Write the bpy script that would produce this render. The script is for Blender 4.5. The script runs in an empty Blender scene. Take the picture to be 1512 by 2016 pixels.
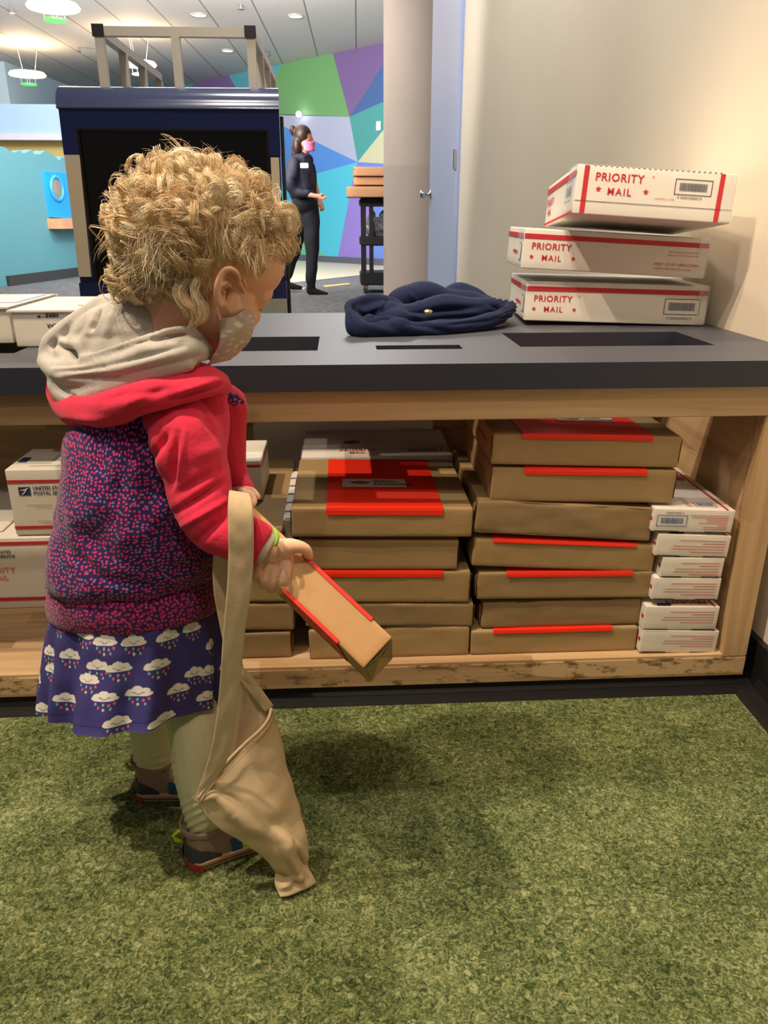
import bpy, bmesh, math, random
import numpy as np
from mathutils import Vector, Matrix, Euler, noise
random.seed(7); rng = np.random.default_rng(7)
sc = bpy.context.scene; COL = sc.collection
# ---------------------------------------------------------------- camera
CF, CH, CP, CW = 1514.0, 0.80, math.radians(21.0), math.radians(3.1)
cam = bpy.data.objects.new('camera', bpy.data.cameras.new('camera')); COL.objects.link(cam)
cam.data.sensor_fit = 'VERTICAL'; cam.data.sensor_height = 24; cam.data.lens = 24*CF/2016
cam.data.clip_start = .02; cam.data.clip_end = 100
cam.location = (0, 0, CH); cam.rotation_euler = (math.pi/2-CP, 0, -CW)
sc.camera = cam
# ---------------------------------------------------------------- exposure, world, lights
sc.view_settings.view_transform = 'Standard'; sc.view_settings.look = 'None'
sc.view_settings.gamma = 1; sc.view_settings.use_curve_mapping = False
sc.view_settings.exposure = 0.0
wd = bpy.data.worlds.new('world'); sc.world = wd; wd.use_nodes = True
wd.node_tree.nodes['Background'].inputs[0].default_value = (1.0, .90, .78, 1)
wd.node_tree.nodes['Background'].inputs[1].default_value = 0.12
def lamp(kind, name, loc, target, power, color, size=.1, spot=60, blend=.5, sy=None):
    l = bpy.data.lights.new(name, kind); l.energy = power; l.color = color
    if kind == 'AREA':
        l.size = size
        if sy: l.shape = 'RECTANGLE'; l.size_y = sy
    else: l.shadow_soft_size = size
    if kind == 'SPOT': l.spot_size = math.radians(spot); l.spot_blend = blend
    o = bpy.data.objects.new(name, l); COL.objects.link(o); o.location = loc
    d = Vector(target)-Vector(loc); o.rotation_euler = d.to_track_quat('-Z', 'Y').to_euler()
    return o
WARM = (1.0, .80, .58); COOL = (.74, .86, 1.0)
lamp('SPOT', 'slot_spot', (-.575, .65, 3.1), (.0, 1.25, .5), 130, WARM, .025, 56, .6)
lamp('SPOT', 'head_spot', (-1.2, .47, 3.1), (-.05, .95, .3), 250, WARM, .03, 56, .6)
lamp('SPOT', 'front_spot', (-.1, -.65, 3.1), (.15, 1.1, .5), 62, WARM, .03, 60, .7)
lamp('SPOT', 'wall_fill', (-.45, .0, 3.1), (.74, 2.0, 1.0), 125, (1, .84, .66), .05, 46, .8)  # added spot, aimed up to brighten the wall and upper boxes
lamp('SPOT', 'back_spot', (.1, 2.07, 3.1), (.0, 1.25, .5), 100, (1, .92, .84), .03, 64, .5)
lamp('SPOT', 'hall_spot', (.15, 7.0, 3.1), (-.05, 1.5, .6), 150, (.96, .96, 1), .3, 30, .6)
lamp('AREA', 'near_ceiling_light', (-.3, -.3, 3.2), (-.1, .9, .2), 12, (1, .86, .70), 1.6)
lamp('SPOT', 'booth_fill', (-.7, 1.0, 3.1), (-.6, 3.2, .9), 110, (1, .90, .78), .06, 50, .7)  # added lamp that lifts the dim booth front
lamp('AREA', 'hall_ceiling_fill', (-1.6, 7.6, 2.0), (-1.6, 11.0, 3.4), 190, (1, .89, .78), 1.5)  # added lamp without a fixture, brightens the hall ceiling
lamp('AREA', 'hall_down_light', (-1.6, 7.6, 3.3), (-1.6, 8.6, 0), 120, (1, .93, .86), 3.0)
lamp('AREA', 'mural_wash', (-1.0, 9.6, 3.3), (-.6, 15.8, 1.2), 260, (.95, .95, 1.0), 1.2)
lamp('AREA', 'left_wall_wash', (-2.8, 7.6, 3.3), (-4.2, 11.0, .8), 90, (.9, .95, 1), 1.2)
lamp('AREA', 'blue_wall_fill', (-4.4, 9.8, 3.2), (-6.2, 15.6, 2.2), 190, (.66, .82, 1), 1.2)  # added lamp, no cove here: lightens the upper left wall
lamp('SPOT', 'wall_grazer', (-.5, 3.0, 3.2), (.75, 3.4, 1.0), 150, (1, .93, .82), .15, 100, .9)
lamp('SPOT', 'door_pillar_fill', (-.7, 3.4, 3.2), (.66, 6.6, 1.0), 380, (1, .94, .90), .1, 60, .7)  # added spot to brighten the pillar and the blue door

# ---------------------------------------------------------------- camera maths (pixel of the photo -> point of the place)
_F = np.array([math.sin(CW)*math.cos(CP), math.cos(CW)*math.cos(CP), -math.sin(CP)])
_R = np.array([math.cos(CW), -math.sin(CW), 0.]); _U = np.cross(_R, _F); _C = np.array([0, 0, CH])
def ray(px, py): return _F+_R*((px-756)/CF)-_U*((py-1008)/CF)
def at(px, py, Y): d = ray(px, py); return Vector(_C+d*(Y/d[1]))
def atz(px, py, z): d = ray(px, py); return Vector(_C+d*((z-CH)/d[2]))
def atx(px, py, x): d = ray(px, py); return Vector(_C+d*(x/d[0]))
def dep(p): return float((np.array(p)-_C)@_F)
def proj(P):
    v = np.asarray(P)-_C; z = v@_F
    return 756+CF*(v@_R)/z, 1008-CF*(v@_U)/z
VIEW = Vector(_F)
# ---------------------------------------------------------------- materials
def s2l(c):
    return tuple((x/12.92 if x <= .04045 else ((x+.055)/1.055)**2.4) for x in c)
def hexc(r, g, b): return s2l((r/255, g/255, b/255))
def mat(name, col, rough=.6, metal=0, var=0, vscale=8, bump=0, bscale=60, emit=None, es=0, spec=.5, trans=0, sheen=0, stretch=None, sss=0, alpha=1, coat=0, detail=3):
    m = bpy.data.materials.new(name); m.use_nodes = True; nt = m.node_tree; N = nt.nodes; L = nt.links
    b = N['Principled BSDF']; c4 = (*col, 1)
    b.inputs['Base Color'].default_value = c4; b.inputs['Roughness'].default_value = rough
    b.inputs['Metallic'].default_value = metal; b.inputs['Specular IOR Level'].default_value = spec
    if trans: b.inputs['Transmission Weight'].default_value = trans
    if sheen: b.inputs['Sheen Weight'].default_value = sheen; b.inputs['Sheen Roughness'].default_value = .5
    if sss: b.inputs['Subsurface Weight'].default_value = sss; b.inputs['Subsurface Radius'].default_value = (.012, .005, .003); b.inputs['Subsurface Scale'].default_value = 1
    if coat: b.inputs['Coat Weight'].default_value = coat; b.inputs['Coat Roughness'].default_value = .12
    if alpha < 1: b.inputs['Alpha'].default_value = alpha
    if emit: b.inputs['Emission Color'].default_value = (*emit, 1); b.inputs['Emission Strength'].default_value = es
    if var or bump:
        tc = N.new('ShaderNodeTexCoord'); mp = N.new('ShaderNodeMapping'); L.new(tc.outputs['Object'], mp.inputs[0])
        if stretch: mp.inputs['Scale'].default_value = stretch
    if var:
        n = N.new('ShaderNodeTexNoise'); n.inputs['Scale'].default_value = vscale; n.inputs['Detail'].default_value = detail; L.new(mp.outputs[0], n.inputs[0])
        r = N.new('ShaderNodeValToRGB'); r.color_ramp.elements[0].position = .3; r.color_ramp.elements[1].position = .7
        r.color_ramp.elements[0].color = tuple(max(0, x*(1-var)) for x in col)+(1,); r.color_ramp.elements[1].color = tuple(min(1, x*(1+var)) for x in col)+(1,)
        L.new(n.outputs[0], r.inputs[0]); L.new(r.outputs[0], b.inputs['Base Color'])
    if bump:
        n = N.new('ShaderNodeTexNoise'); n.inputs['Scale'].default_value = bscale; n.inputs['Detail'].default_value = 4; L.new(mp.outputs[0], n.inputs[0])
        u = N.new('ShaderNodeBump'); u.inputs['Strength'].default_value = bump; u.inputs['Distance'].default_value = .01
        L.new(n.outputs[0], u.inputs['Height']); L.new(u.outputs[0], b.inputs['Normal'])
    return m
def wood(name, c1, c2, axis=0):
    m = bpy.data.materials.new(name); m.use_nodes = True; nt = m.node_tree; N = nt.nodes; L = nt.links; b = N['Principled BSDF']
    tc = N.new('ShaderNodeTexCoord'); mp = N.new('ShaderNodeMapping'); L.new(tc.outputs['Object'], mp.inputs[0])
    s = [30, 30, 30]; s[axis] = 1.6; mp.inputs['Scale'].default_value = s
    n = N.new('ShaderNodeTexNoise'); n.inputs['Scale'].default_value = 1.6; n.inputs['Detail'].default_value = 6; n.inputs['Distortion'].default_value = .6; L.new(mp.outputs[0], n.inputs[0])
    # lamella blocks of butcher-block wood
    mp2 = N.new('ShaderNodeMapping'); L.new(tc.outputs['Object'], mp2.inputs[0]); s2 = [20, 20, 20]; s2[axis] = 2.2; mp2.inputs['Scale'].default_value = s2
    v = N.new('ShaderNodeTexVoronoi'); v.distance = 'CHEBYCHEV'; v.inputs['Scale'].default_value = 1; v.inputs['Randomness'].default_value = .35; L.new(mp2.outputs[0], v.inputs[0])
    sx = N.new('ShaderNodeSeparateColor'); L.new(v.outputs['Color'], sx.inputs[0])
    mx = N.new('ShaderNodeMath'); mx.operation = 'MULTIPLY_ADD'; mx.inputs[1].default_value = .45; L.new(sx.outputs[0], mx.inputs[0])
    mm = N.new('ShaderNodeMath'); mm.operation = 'MULTIPLY'; mm.inputs[1].default_value = .75; L.new(n.outputs[0], mm.inputs[0]); L.new(mm.outputs[0], mx.inputs[2])
    r = N.new('ShaderNodeValToRGB'); r.color_ramp.elements[0].position = .25; r.color_ramp.elements[1].position = .8
    r.color_ramp.elements[0].color = (*c1, 1); r.color_ramp.elements[1].color = (*c2, 1)
    L.new(mx.outputs[0], r.inputs[0]); L.new(r.outputs[0], b.inputs['Base Color']); b.inputs['Roughness'].default_value = .5
    return m
# ---------------------------------------------------------------- mesh building
def tag(o, label=None, cat=None, group=None, kind=None):
    if label: o['label'] = label
    if cat: o['category'] = cat
    if group: o['group'] = group
    if kind: o['kind'] = kind
    return o
def wloc(o):
    v = Vector((0, 0, 0))
    while o: v = v+o.location; o = o.parent
    return v
class MB:
    def __init__(s): s.v = []; s.f = []; s.m = []
    def add(s, vs, fs, m=0, M=None):
        k = len(s.v)
        for p in vs:
            p = Vector(p); s.v.append(tuple(M@p if M else p))
        for f in fs: s.f.append(tuple(k+i for i in f)); s.m.append(m)
        return s
    def box(s, lo, hi, m=0, M=None, bev=0):
        x0, y0, z0 = lo; x1, y1, z1 = hi
        if bev:
            bm = bmesh.new(); bmesh.ops.create_cube(bm, size=1)
            for v in bm.verts: v.co = Vector(((v.co.x+.5)*(x1-x0)+x0, (v.co.y+.5)*(y1-y0)+y0, (v.co.z+.5)*(z1-z0)+z0))
            bmesh.ops.bevel(bm, geom=bm.edges[:], offset=bev, segments=2, affect='EDGES')
            bm.verts.index_update(); s.add([v.co for v in bm.verts], [[v.index for v in f.verts] for f in bm.faces], m, M); bm.free(); return s
        vs = [(x, y, z) for z in (z0, z1) for y in (y0, y1) for x in (x0, x1)]
        return s.add(vs, [(0, 2, 3, 1), (4, 5, 7, 6), (0, 1, 5, 4), (2, 6, 7, 3), (0, 4, 6, 2), (1, 3, 7, 5)], m, M)
    def quad(s, a, b, c, d, m=0): return s.add([a, b, c, d], [(0, 1, 2, 3)], m)
    def cyl(s, p0, p1, r0, r1=None, n=16, m=0, caps=True):
        return s.tube([p0, p1], [r0, r0 if r1 is None else r1], n, m, caps)
    def tube(s, pts, rad, n=8, m=0, caps=True, sq=1.0, ref=None):
        pts = [Vector(p) for p in pts]; k = len(s.v); L = len(pts)
        if not hasattr(rad, '__len__'): rad = [rad]*L
        pn = None
        for i, p in enumerate(pts):
            t = (pts[min(i+1, L-1)]-pts[max(i-1, 0)]).normalized()
            rf = ref or (VIEW if abs(t.dot(VIEW)) < .95 else Vector((0, 0, 1)))
            a = t.cross(rf).normalized()
            if pn is not None and a.dot(pn) < 0: a = -a
            pn = a; b = t.cross(a).normalized()
            for j in range(n):
                th = 2*math.pi*j/n; s.v.append(tuple(p+a*math.cos(th)*rad[i]+b*math.sin(th)*rad[i]*sq))
        for i in range(L-1):
            for j in range(n):
                s.f.append((k+i*n+j, k+i*n+(j+1) % n, k+(i+1)*n+(j+1) % n, k+(i+1)*n+j)); s.m.append(m)
        if caps:
            s.f.append(tuple(k+j for j in range(n))[::-1]); s.m.append(m)
            s.f.append(tuple(k+(L-1)*n+j for j in range(n))); s.m.append(m)
        return s
    def ell(s, c, ax, n=20, m=0):
        c = Vector(c); A, B, Cc = [Vector(a) for a in ax]; k = n//2; vs = [c+Cc]; fs = []
        for i in range(1, k):
            ph = math.pi*i/k
            for j in range(n):
                th = 2*math.pi*j/n; vs.append(c+A*math.sin(ph)*math.cos(th)+B*math.sin(ph)*math.sin(th)+Cc*math.cos(ph))
        vs.append(c-Cc); e = len(vs)-1
        for j in range(n): fs.append((0, 1+j, 1+(j+1) % n)); fs.append((e, e-n+(j+1) % n, e-n+j))
        for i in range(k-2):
            for j in range(n): fs.append((1+i*n+j, 1+(i+1)*n+j, 1+(i+1)*n+(j+1) % n, 1+i*n+(j+1) % n))
        return s.add(vs, fs, m)
    def lathe(s, prof, n=24, m=0, M=None):
        k = len(prof); vs = [(r*math.cos(2*math.pi*j/n), r*math.sin(2*math.pi*j/n), z) for r, z in prof for j in range(n)]
        fs = [(i*n+j, i*n+(j+1) % n, (i+1)*n+(j+1) % n, (i+1)*n+j) for i in range(k-1) for j in range(n)]
        return s.add(vs, fs, m, M)
    def grid(s, P, m=0, closed=False):
        k = len(s.v); nr = len(P); nc = len(P[0])
        for r in P:
            for p in r: s.v.append(tuple(p))
        for i in range(nr-1):
            for j in range(nc if closed else nc-1):
                s.f.append((k+i*nc+j, k+i*nc+(j+1) % nc, k+(i+1)*nc+(j+1) % nc, k+(i+1)*nc+j)); s.m.append(m)
        return s
    def text(s, body, size, M, m=0, bold=0.0, sp=1.0, align='LEFT'):
        c = bpy.data.curves.new('t', 'FONT'); c.body = body; c.size = size; c.offset = bold*size; c.space_character = sp; c.resolution_u = 2; c.align_x = align
        o = bpy.data.objects.new('t', c); COL.objects.link(o)
        dg = bpy.context.evaluated_depsgraph_get(); me = bpy.data.meshes.new_from_object(o.evaluated_get(dg))
        s.add([v.co for v in me.vertices], [tuple(p.vertices) for p in me.polygons], m, M)
        bpy.data.objects.remove(o); bpy.data.curves.remove(c); bpy.data.meshes.remove(me); return s
    def build(s, name, mats, parent=None, smooth=False, local=False, label=None, loc=None, fixn=False, angle=None):
        me = bpy.data.meshes.new(name); off = Vector((0, 0, 0))
        if not local:
            off = wloc(parent) if parent else Vector((0, 0, 0))
            if loc is not None: off = off+Vector(loc)-(wloc(parent) if parent else Vector((0, 0, 0)))
        vs = [tuple(Vector(v)-off) for v in s.v] if off.length else s.v
        me.from_pydata(vs, [], s.f)
        if not isinstance(mats, (list, tuple)): mats = [mats]
        for mm in mats: me.materials.append(mm)
        me.polygons.foreach_set('material_index', s.m)
        if smooth: me.polygons.foreach_set('use_smooth', [True]*len(s.f))
        me.update()
        if fixn:
            bm = bmesh.new(); bm.from_mesh(me); bmesh.ops.recalc_face_normals(bm, faces=bm.faces[:]); bm.to_mesh(me); bm.free()
        if angle is not None: me.set_sharp_from_angle(angle=math.radians(angle))
        o = bpy.data.objects.new(name, me); COL.objects.link(o)
        if parent: o.parent = parent
        if loc is not None and not local: o.location = Vector(loc)-(wloc(parent) if parent else Vector((0, 0, 0)))
        if label: o['label'] = label
        return o
    def remesh(s, name, mats, vox, parent=None, smooth=4, label=None, disp=None, loc=None, factor=.5):
        me = bpy.data.meshes.new('tmp'); me.from_pydata(s.v, [], s.f); me.update()
        bm = bmesh.new(); bm.from_mesh(me); bmesh.ops.recalc_face_normals(bm, faces=bm.faces[:]); bm.to_mesh(me); bm.free()
        o = bpy.data.objects.new('tmp', me); COL.objects.link(o)
        a = o.modifiers.new('r', 'REMESH'); a.mode = 'VOXEL'; a.voxel_size = vox
        if smooth: b = o.modifiers.new('s', 'SMOOTH'); b.factor = factor; b.iterations = smooth
        dg = bpy.context.evaluated_depsgraph_get(); m2 = bpy.data.meshes.new_from_object(o.evaluated_get(dg))
        bpy.data.objects.remove(o); bpy.data.meshes.remove(me); m2.name = name
        n = len(m2.vertices); co = np.empty(n*3); m2.vertices.foreach_get('co', co); co = co.reshape(-1, 3)
        if disp is not None:
            nr = np.empty(n*3); m2.vertices.foreach_get('normal', nr); nr = nr.reshape(-1, 3); co = disp(co, nr)
        off = np.array(loc if loc is not None else (wloc(parent) if parent else (0, 0, 0)))
        m2.vertices.foreach_set('co', (co-off).ravel())
        m2.materials.clear()
        for mm in (mats if isinstance(mats, (list, tuple)) else [mats]): m2.materials.append(mm)
        m2.polygons.foreach_set('use_smooth', [True]*len(m2.polygons)); m2.polygons.foreach_set('material_index', [0]*len(m2.polygons)); m2.update()
        o = bpy.data.objects.new(name, m2); COL.objects.link(o)
        if parent: o.parent = parent
        if loc is not None: o.location = Vector(loc)-(wloc(parent) if parent else Vector((0, 0, 0)))
        if label: o['label'] = label
        return o
def empty(name, loc, label, cat, group=None, rot=(0, 0, 0)):
    o = bpy.data.objects.new(name, None); COL.objects.link(o); o.location = loc; o.rotation_euler = rot; o.empty_display_size = .05
    return tag(o, label, cat, group)
def struct(o): o['kind'] = 'structure'; return o
def cr(P, n):   # catmull-rom through rows of numbers, n steps per segment
    P = np.array(P, float); out = []
    for i in range(len(P)-1):
        p0 = P[max(i-1, 0)]; p1 = P[i]; p2 = P[i+1]; p3 = P[min(i+2, len(P)-1)]
        for k in range(n):
            t = k/n; out.append(.5*((2*p1)+(-p0+p2)*t+(2*p0-5*p1+4*p2-p3)*t*t+(-p0+3*p1-3*p2+p3)*t**3))
    out.append(P[-1]); return np.array(out)
def stroke(mb, pts, n=5, sq=1.0, seg=14, m=0, ends=(0, -1)):   # pts rows (px, py, Y, radius in px): a rounded organic tube
    Q = cr(pts, n); P = [at(q[0], q[1], q[2]) for q in Q]; Rr = [max(.0005, q[3]*dep(p)/CF) for q, p in zip(Q, P)]
    mb.tube(P, Rr, seg, m, True, sq)
    for e in ends:
        V = VIEW; t = (P[1]-P[0] if e == 0 else P[-1]-P[-2]).normalized(); a = t.cross(V).normalized(); b = t.cross(a).normalized(); r = Rr[e]
        mb.ell(P[e], (a*r, b*r*sq, t*r*min(1, .5+.5*sq)), 12, m)
    return mb
def fbm(p, s, seed=0): return noise.noise(Vector(p)*s+Vector((seed, seed*1.7, seed*.3)))
# ================================================================ ROOM
carpet = bpy.data.materials.new('green_carpet'); carpet.use_nodes = True
def mk_carpet(m, cols, sc1=420):
    nt = m.node_tree; N = nt.nodes; L = nt.links; b = N['Principled BSDF']; tc = N.new('ShaderNodeTexCoord')
    mp = N.new('ShaderNodeMapping'); mp.inputs['Scale'].default_value = (1, 1, 1); L.new(tc.outputs['Object'], mp.inputs[0])
    n1 = N.new('ShaderNodeTexNoise'); n1.inputs['Scale'].default_value = sc1; n1.inputs['Detail'].default_value = 3; L.new(mp.outputs[0], n1.inputs[0])
    n3 = N.new('ShaderNodeTexNoise'); n3.inputs['Scale'].default_value = sc1*.3; n3.inputs['Detail'].default_value = 4; n3.inputs['Distortion'].default_value = 1.5; L.new(mp.outputs[0], n3.inputs[0])
    n2 = N.new('ShaderNodeTexNoise'); n2.inputs['Scale'].default_value = 9; n2.inputs['Detail'].default_value = 3; L.new(mp.outputs[0], n2.inputs[0])
    a = N.new('ShaderNodeMath'); a.operation = 'MULTIPLY'; a.inputs[1].default_value = .55; L.new(n3.outputs[0], a.inputs[0])
    c = N.new('ShaderNodeMath'); c.operation = 'MULTIPLY_ADD'; c.inputs[1].default_value = .3; L.new(n1.outputs[0], c.inputs[0]); L.new(a.outputs[0], c.inputs[2])
    d = N.new('ShaderNodeMath'); d.operation = 'MULTIPLY_ADD'; d.inputs[1].default_value = .2; L.new(n2.outputs[0], d.inputs[0]); L.new(c.outputs[0], d.inputs[2])
    r = N.new('ShaderNodeValToRGB'); L.new(d.outputs[0], r.inputs[0]); e = r.color_ramp.elements
    pos = [.38, .46, .52, .58, .66][:len(cols)]
    for i, (p_, cc) in enumerate(zip(pos, cols)):
        el = e[i] if i < 2 else e.new(p_)
        el.position = p_; el.color = (*cc, 1)
    L.new(r.outputs[0], b.inputs['Base Color']); b.inputs['Roughness'].default_value = .95; b.inputs['Specular IOR Level'].default_value = .15
    u = N.new('ShaderNodeBump'); u.inputs['Strength'].default_value = .7; u.inputs['Distance'].default_value = .004; L.new(c.outputs[0], u.inputs['Height']); L.new(u.outputs[0], b.inputs['Normal'])
mk_carpet(carpet, [hexc(38, 49, 28), hexc(68, 80, 46), hexc(94, 105, 64), hexc(119, 128, 83), hexc(162, 162, 118)])
grey_carpet = bpy.data.materials.new('grey_carpet'); grey_carpet.use_nodes = True
mk_carpet(grey_carpet, [hexc(82, 84, 88), hexc(98, 100, 104), hexc(108, 110, 112), hexc(118, 120, 122), hexc(132, 134, 136)], 60)
M_cream = mat('cream_paint', hexc(230, 218, 196), .55, var=.03, vscale=2, bump=.03, bscale=90)
M_black = mat('black_rubber', hexc(22, 22, 24), .5)
M_floorbeige = mat('beige_floor', hexc(222, 212, 182), .5, var=.04)
M_conc = mat('pillar_concrete', hexc(196, 182, 170), .7, var=.06, vscale=3, bump=.12, bscale=30, stretch=(1, 1, .5))
M_bluedoor = mat('blue_door_paint', hexc(160, 172, 202), .4)
M_steel = mat('brushed_steel', (.6, .6, .6), .25, 1)
WX = .745
g = MB()
g.quad((-1.6, -.6, 0), (WX, -.6, 0), (WX, 1.78, 0), (-1.6, 1.78, 0)); struct(g.build('floor_carpet_green', carpet)).name = 'floor'
g = MB(); g.quad((-9, 1.78, -.001), (4, 1.78, -.001), (4, 22, -.001), (-9, 22, -.001)); struct(g.build('floor', grey_carpet))
# cream floor strip along the mural wall, and orange strips lie on the carpet
pA, pB, pC, pD = atz(540, 560, .002), atz(770, 535, .002), atz(770, 518, .002), atz(540, 505, .002)
g = MB(); g.quad(pA, pB, pC, pD); struct(g.build('floor', M_floorbeige))
YE = 5.12
g = MB(); g.box((WX, -.6, 0), (WX+.12, YE, 3.4)); struct(g.build('wall_right', M_cream))
g = MB(); pr_ = [(0, 0), (-.052, 0), (-.046, .006), (-.02, .012), (-.012, .03), (-.010, .088), (0, .092)]
g.grid([[(WX+x, y, z) for x, z in pr_] for y in (-.6, 1.14)]); g.box((WX-.012, 1.14, 0), (WX, YE, .09)); struct(g.build('baseboard_right', M_black, smooth=False))
# wall behind the wall's end, beyond the blue door
g = MB(); g.box((WX+.12, YE+.0, 0), (4, YE+.1, 3.4)); struct(g.build('wall_far_right', M_cream))
# blue door, ajar, hinged at the end of the cream wall
dl = empty('door_1', (WX-.005, YE+.03, 0), None, None); dl['kind'] = 'structure'
ang = math.atan2((WX-.005)-.688, 6.2-YE); dl.rotation_euler = (0, 0, ang)
g = MB(); g.box((-.022, 0, .01), (.022, 1.0, 3.3)); g.build('door_leaf', M_bluedoor, dl, local=True)
g = MB(); kz = .955
g.lathe([(0, 0), (.032, 0), (.032, .006), (.012, .012), (.011, .035), (.022, .042), (.029, .055), (.029, .068), (.02, .08), (0, .083)], 24, 0, Matrix.Translation((-.022, .93, kz))@Matrix.Rotation(-math.pi/2, 4, 'Y'))
g.build('door_knob', M_steel, dl, True, True)
for hz in (1.13, 2.05, .3):
    g = MB(); g.box((-.030, -.005, hz-.055), (-.018, .03, hz+.055)); g.tube([(-.03, 0, hz-.055), (-.03, 0, hz+.055)], .008, 10); g.build('door_hinge', M_steel, dl, local=True)
g = MB(); g.box((WX-.004, YE, 0), (WX+.125, YE+.028, 3.4)); struct(g.build('trim_1', M_bluedoor))
# concrete pillar
pl = atz(754, 500, .3); pcx = at(754, 400, 7.25)[0]+.29
g = MB(); g.lathe([(.285, 0), (.285, 1.2), (.2853, 1.203), (.285, 1.206), (.285, 3.4)], 64, 0, Matrix.Translation((pcx, 7.25, 0))); o = g.build('pillar', M_conc, None, True); struct(o).name = 'wall_pillar'
# ---- ceiling with panel seams
M_ceil = bpy.data.materials.new('ceiling_panels'); M_ceil.use_nodes = True
nt = M_ceil.node_tree; N = nt.nodes; L = nt.links; tc = N.new('ShaderNodeTexCoord'); mp = N.new('ShaderNodeMapping'); L.new(tc.outputs['Object'], mp.inputs[0])
mp.inputs['Rotation'].default_value = (0, 0, math.radians(90+1.3)); br = N.new('ShaderNodeTexBrick'); L.new(mp.outputs[0], br.inputs[0])
br.inputs['Scale'].default_value = 1; br.inputs['Brick Width'].default_value = 60; br.inputs['Row Height'].default_value = .67; br.inputs['Mortar Size'].default_value = .012; br.inputs['Mortar Smooth'].default_value = .2
br.inputs['Color1'].default_value = (*hexc(216, 210, 204), 1); br.inputs['Color2'].default_value = (*hexc(210, 204, 199), 1); br.inputs['Mortar'].default_value = (*hexc(140, 136, 134), 1)
L.new(br.outputs[0], N['Principled BSDF'].inputs['Base Color']); N['Principled BSDF'].inputs['Roughness'].default_value = .8
g = MB(); g.box((-9, 5.0, 3.4), (4, 22, 3.45)); struct(g.build('ceiling', M_ceil))
# ---- mural wall
ma, mb_ = atz(395, 160, 3.4), atz(752, 85, 3.4); dirm = (mb_-ma); dirm.z = 0; dirm.normalize()
mL = ma-dirm*1.5; mR = mb_+dirm*3; nrm = Vector((dirm.y, -dirm.x, 0)); 
if nrm.y > 0: nrm = -nrm
def onmural(px, py):
    d = Vector(ray(px, py)); o_ = Vector(_C); t = (ma-o_).dot(nrm)/d.dot(nrm); return o_+d*t
MU = {'green': (112, 168, 108), 'purple': (122, 98, 152), 'blue': (70, 104, 160), 'teal': (76, 160, 160), 'cream': (205, 205, 170), 'lav': (178, 186, 214), 'mid': (88, 146, 226), 'cyan': (84, 200, 226), 'vio': (150, 130, 214), 'lb': (110, 140, 226), 'teal2': (90, 170, 190), 'lg': (120, 200, 160)}
keys = list(MU); mm_ = [mat('mural_'+k, tuple(x*.92 for x in hexc(*MU[k])), .6) for k in keys]
g = MB()
def poly(k, pts):
    g.add([onmural(*p)+nrm*0 for p in pts], [tuple(range(len(pts)))], keys.index(k))
H_ = (704, 319)
poly('green', [(556, 126), (655, 104), (688, 230), (500, 226), (526, 180)])
poly('teal2', [(450, 148), (543, 128), (556, 126), (526, 180), (500, 226), (480, 200)])
poly('purple', [(380, 163), (450, 148), (480, 200), (500, 226), (380, 226)])
poly('purple', [(655, 104), (753, 85), (753, 129), (688, 230)])
poly('blue', [(753, 129), (860, 60), (860, 165), (753, 201), (688, 230)])
poly('purple', [(753, 85), (860, 62), (860, 62.5), (753, 129)])
poly('teal', [(688, 230), (753, 201), (860, 165), (860, 170), (753, 258), H_])
poly('cream', [H_, (753, 258), (860, 170), (860, 325), (753, 322)])
poly('lav', [(500, 226), (688, 230), H_, (553, 246), (500, 222)])
poly('mid', [(380, 226), (500, 226), (553, 246), H_, (622, 342), (553, 362), (380, 400)])
poly('cyan', [(380, 400), (553, 362), (622, 342), H_, (699, 331), (664, 512), (650, 510), (600, 470), (380, 420)])
poly('lg', [(380, 420), (600, 470), (650, 510), (380, 500)])
poly('vio', [H_, (740, 380), (728, 520), (664, 512), (699, 331)])
poly('lb', [H_, (753, 322), (860, 325), (860, 532), (728, 520), (740, 380)])
# keep the painted wall between floor and ceiling
o = g.build('wall_mural', mm_); struct(o)
g = MB(); g.box((0, 0, 0), ((mR-mL).length, .15, 3.4)); o = g.build('wall_back', mm_[keys.index('teal')], local=True); o.location = (mL.x, mL.y, 0)
o.rotation_euler = (0, 0, math.atan2(dirm.y, dirm.x)); struct(o); o.location = o.location-Vector((nrm.x, nrm.y, 0))*.02
g = MB(); q0, q1 = onmural(380, 500), onmural(860, 532); q0.z = q1.z = 0
g.add([q0+nrm*.02, q1+nrm*.02, q1+nrm*.02+Vector((0, 0, .11)), q0+nrm*.02+Vector((0, 0, .11))], [(0, 1, 2, 3)]); struct(g.build('baseboard_back', mat('grey_base', hexc(92, 96, 108), .5)))
# thermostat box on mural and wall spotlight
p = onmural(747, 248); g = MB(); g.box((-.055, -.03, -.07), (.055, 0, .07), bev=.01); o = g.build('wall_sensor', mat('white_plastic', (.75, .77, .8), .4), local=True); o.location = p+nrm*.005; o.rotation_euler = (0, 0, math.atan2(dirm.y, dirm.x))
tag(o, 'small white sensor box on the painted wall beside the pillar', 'wall sensor')
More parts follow.
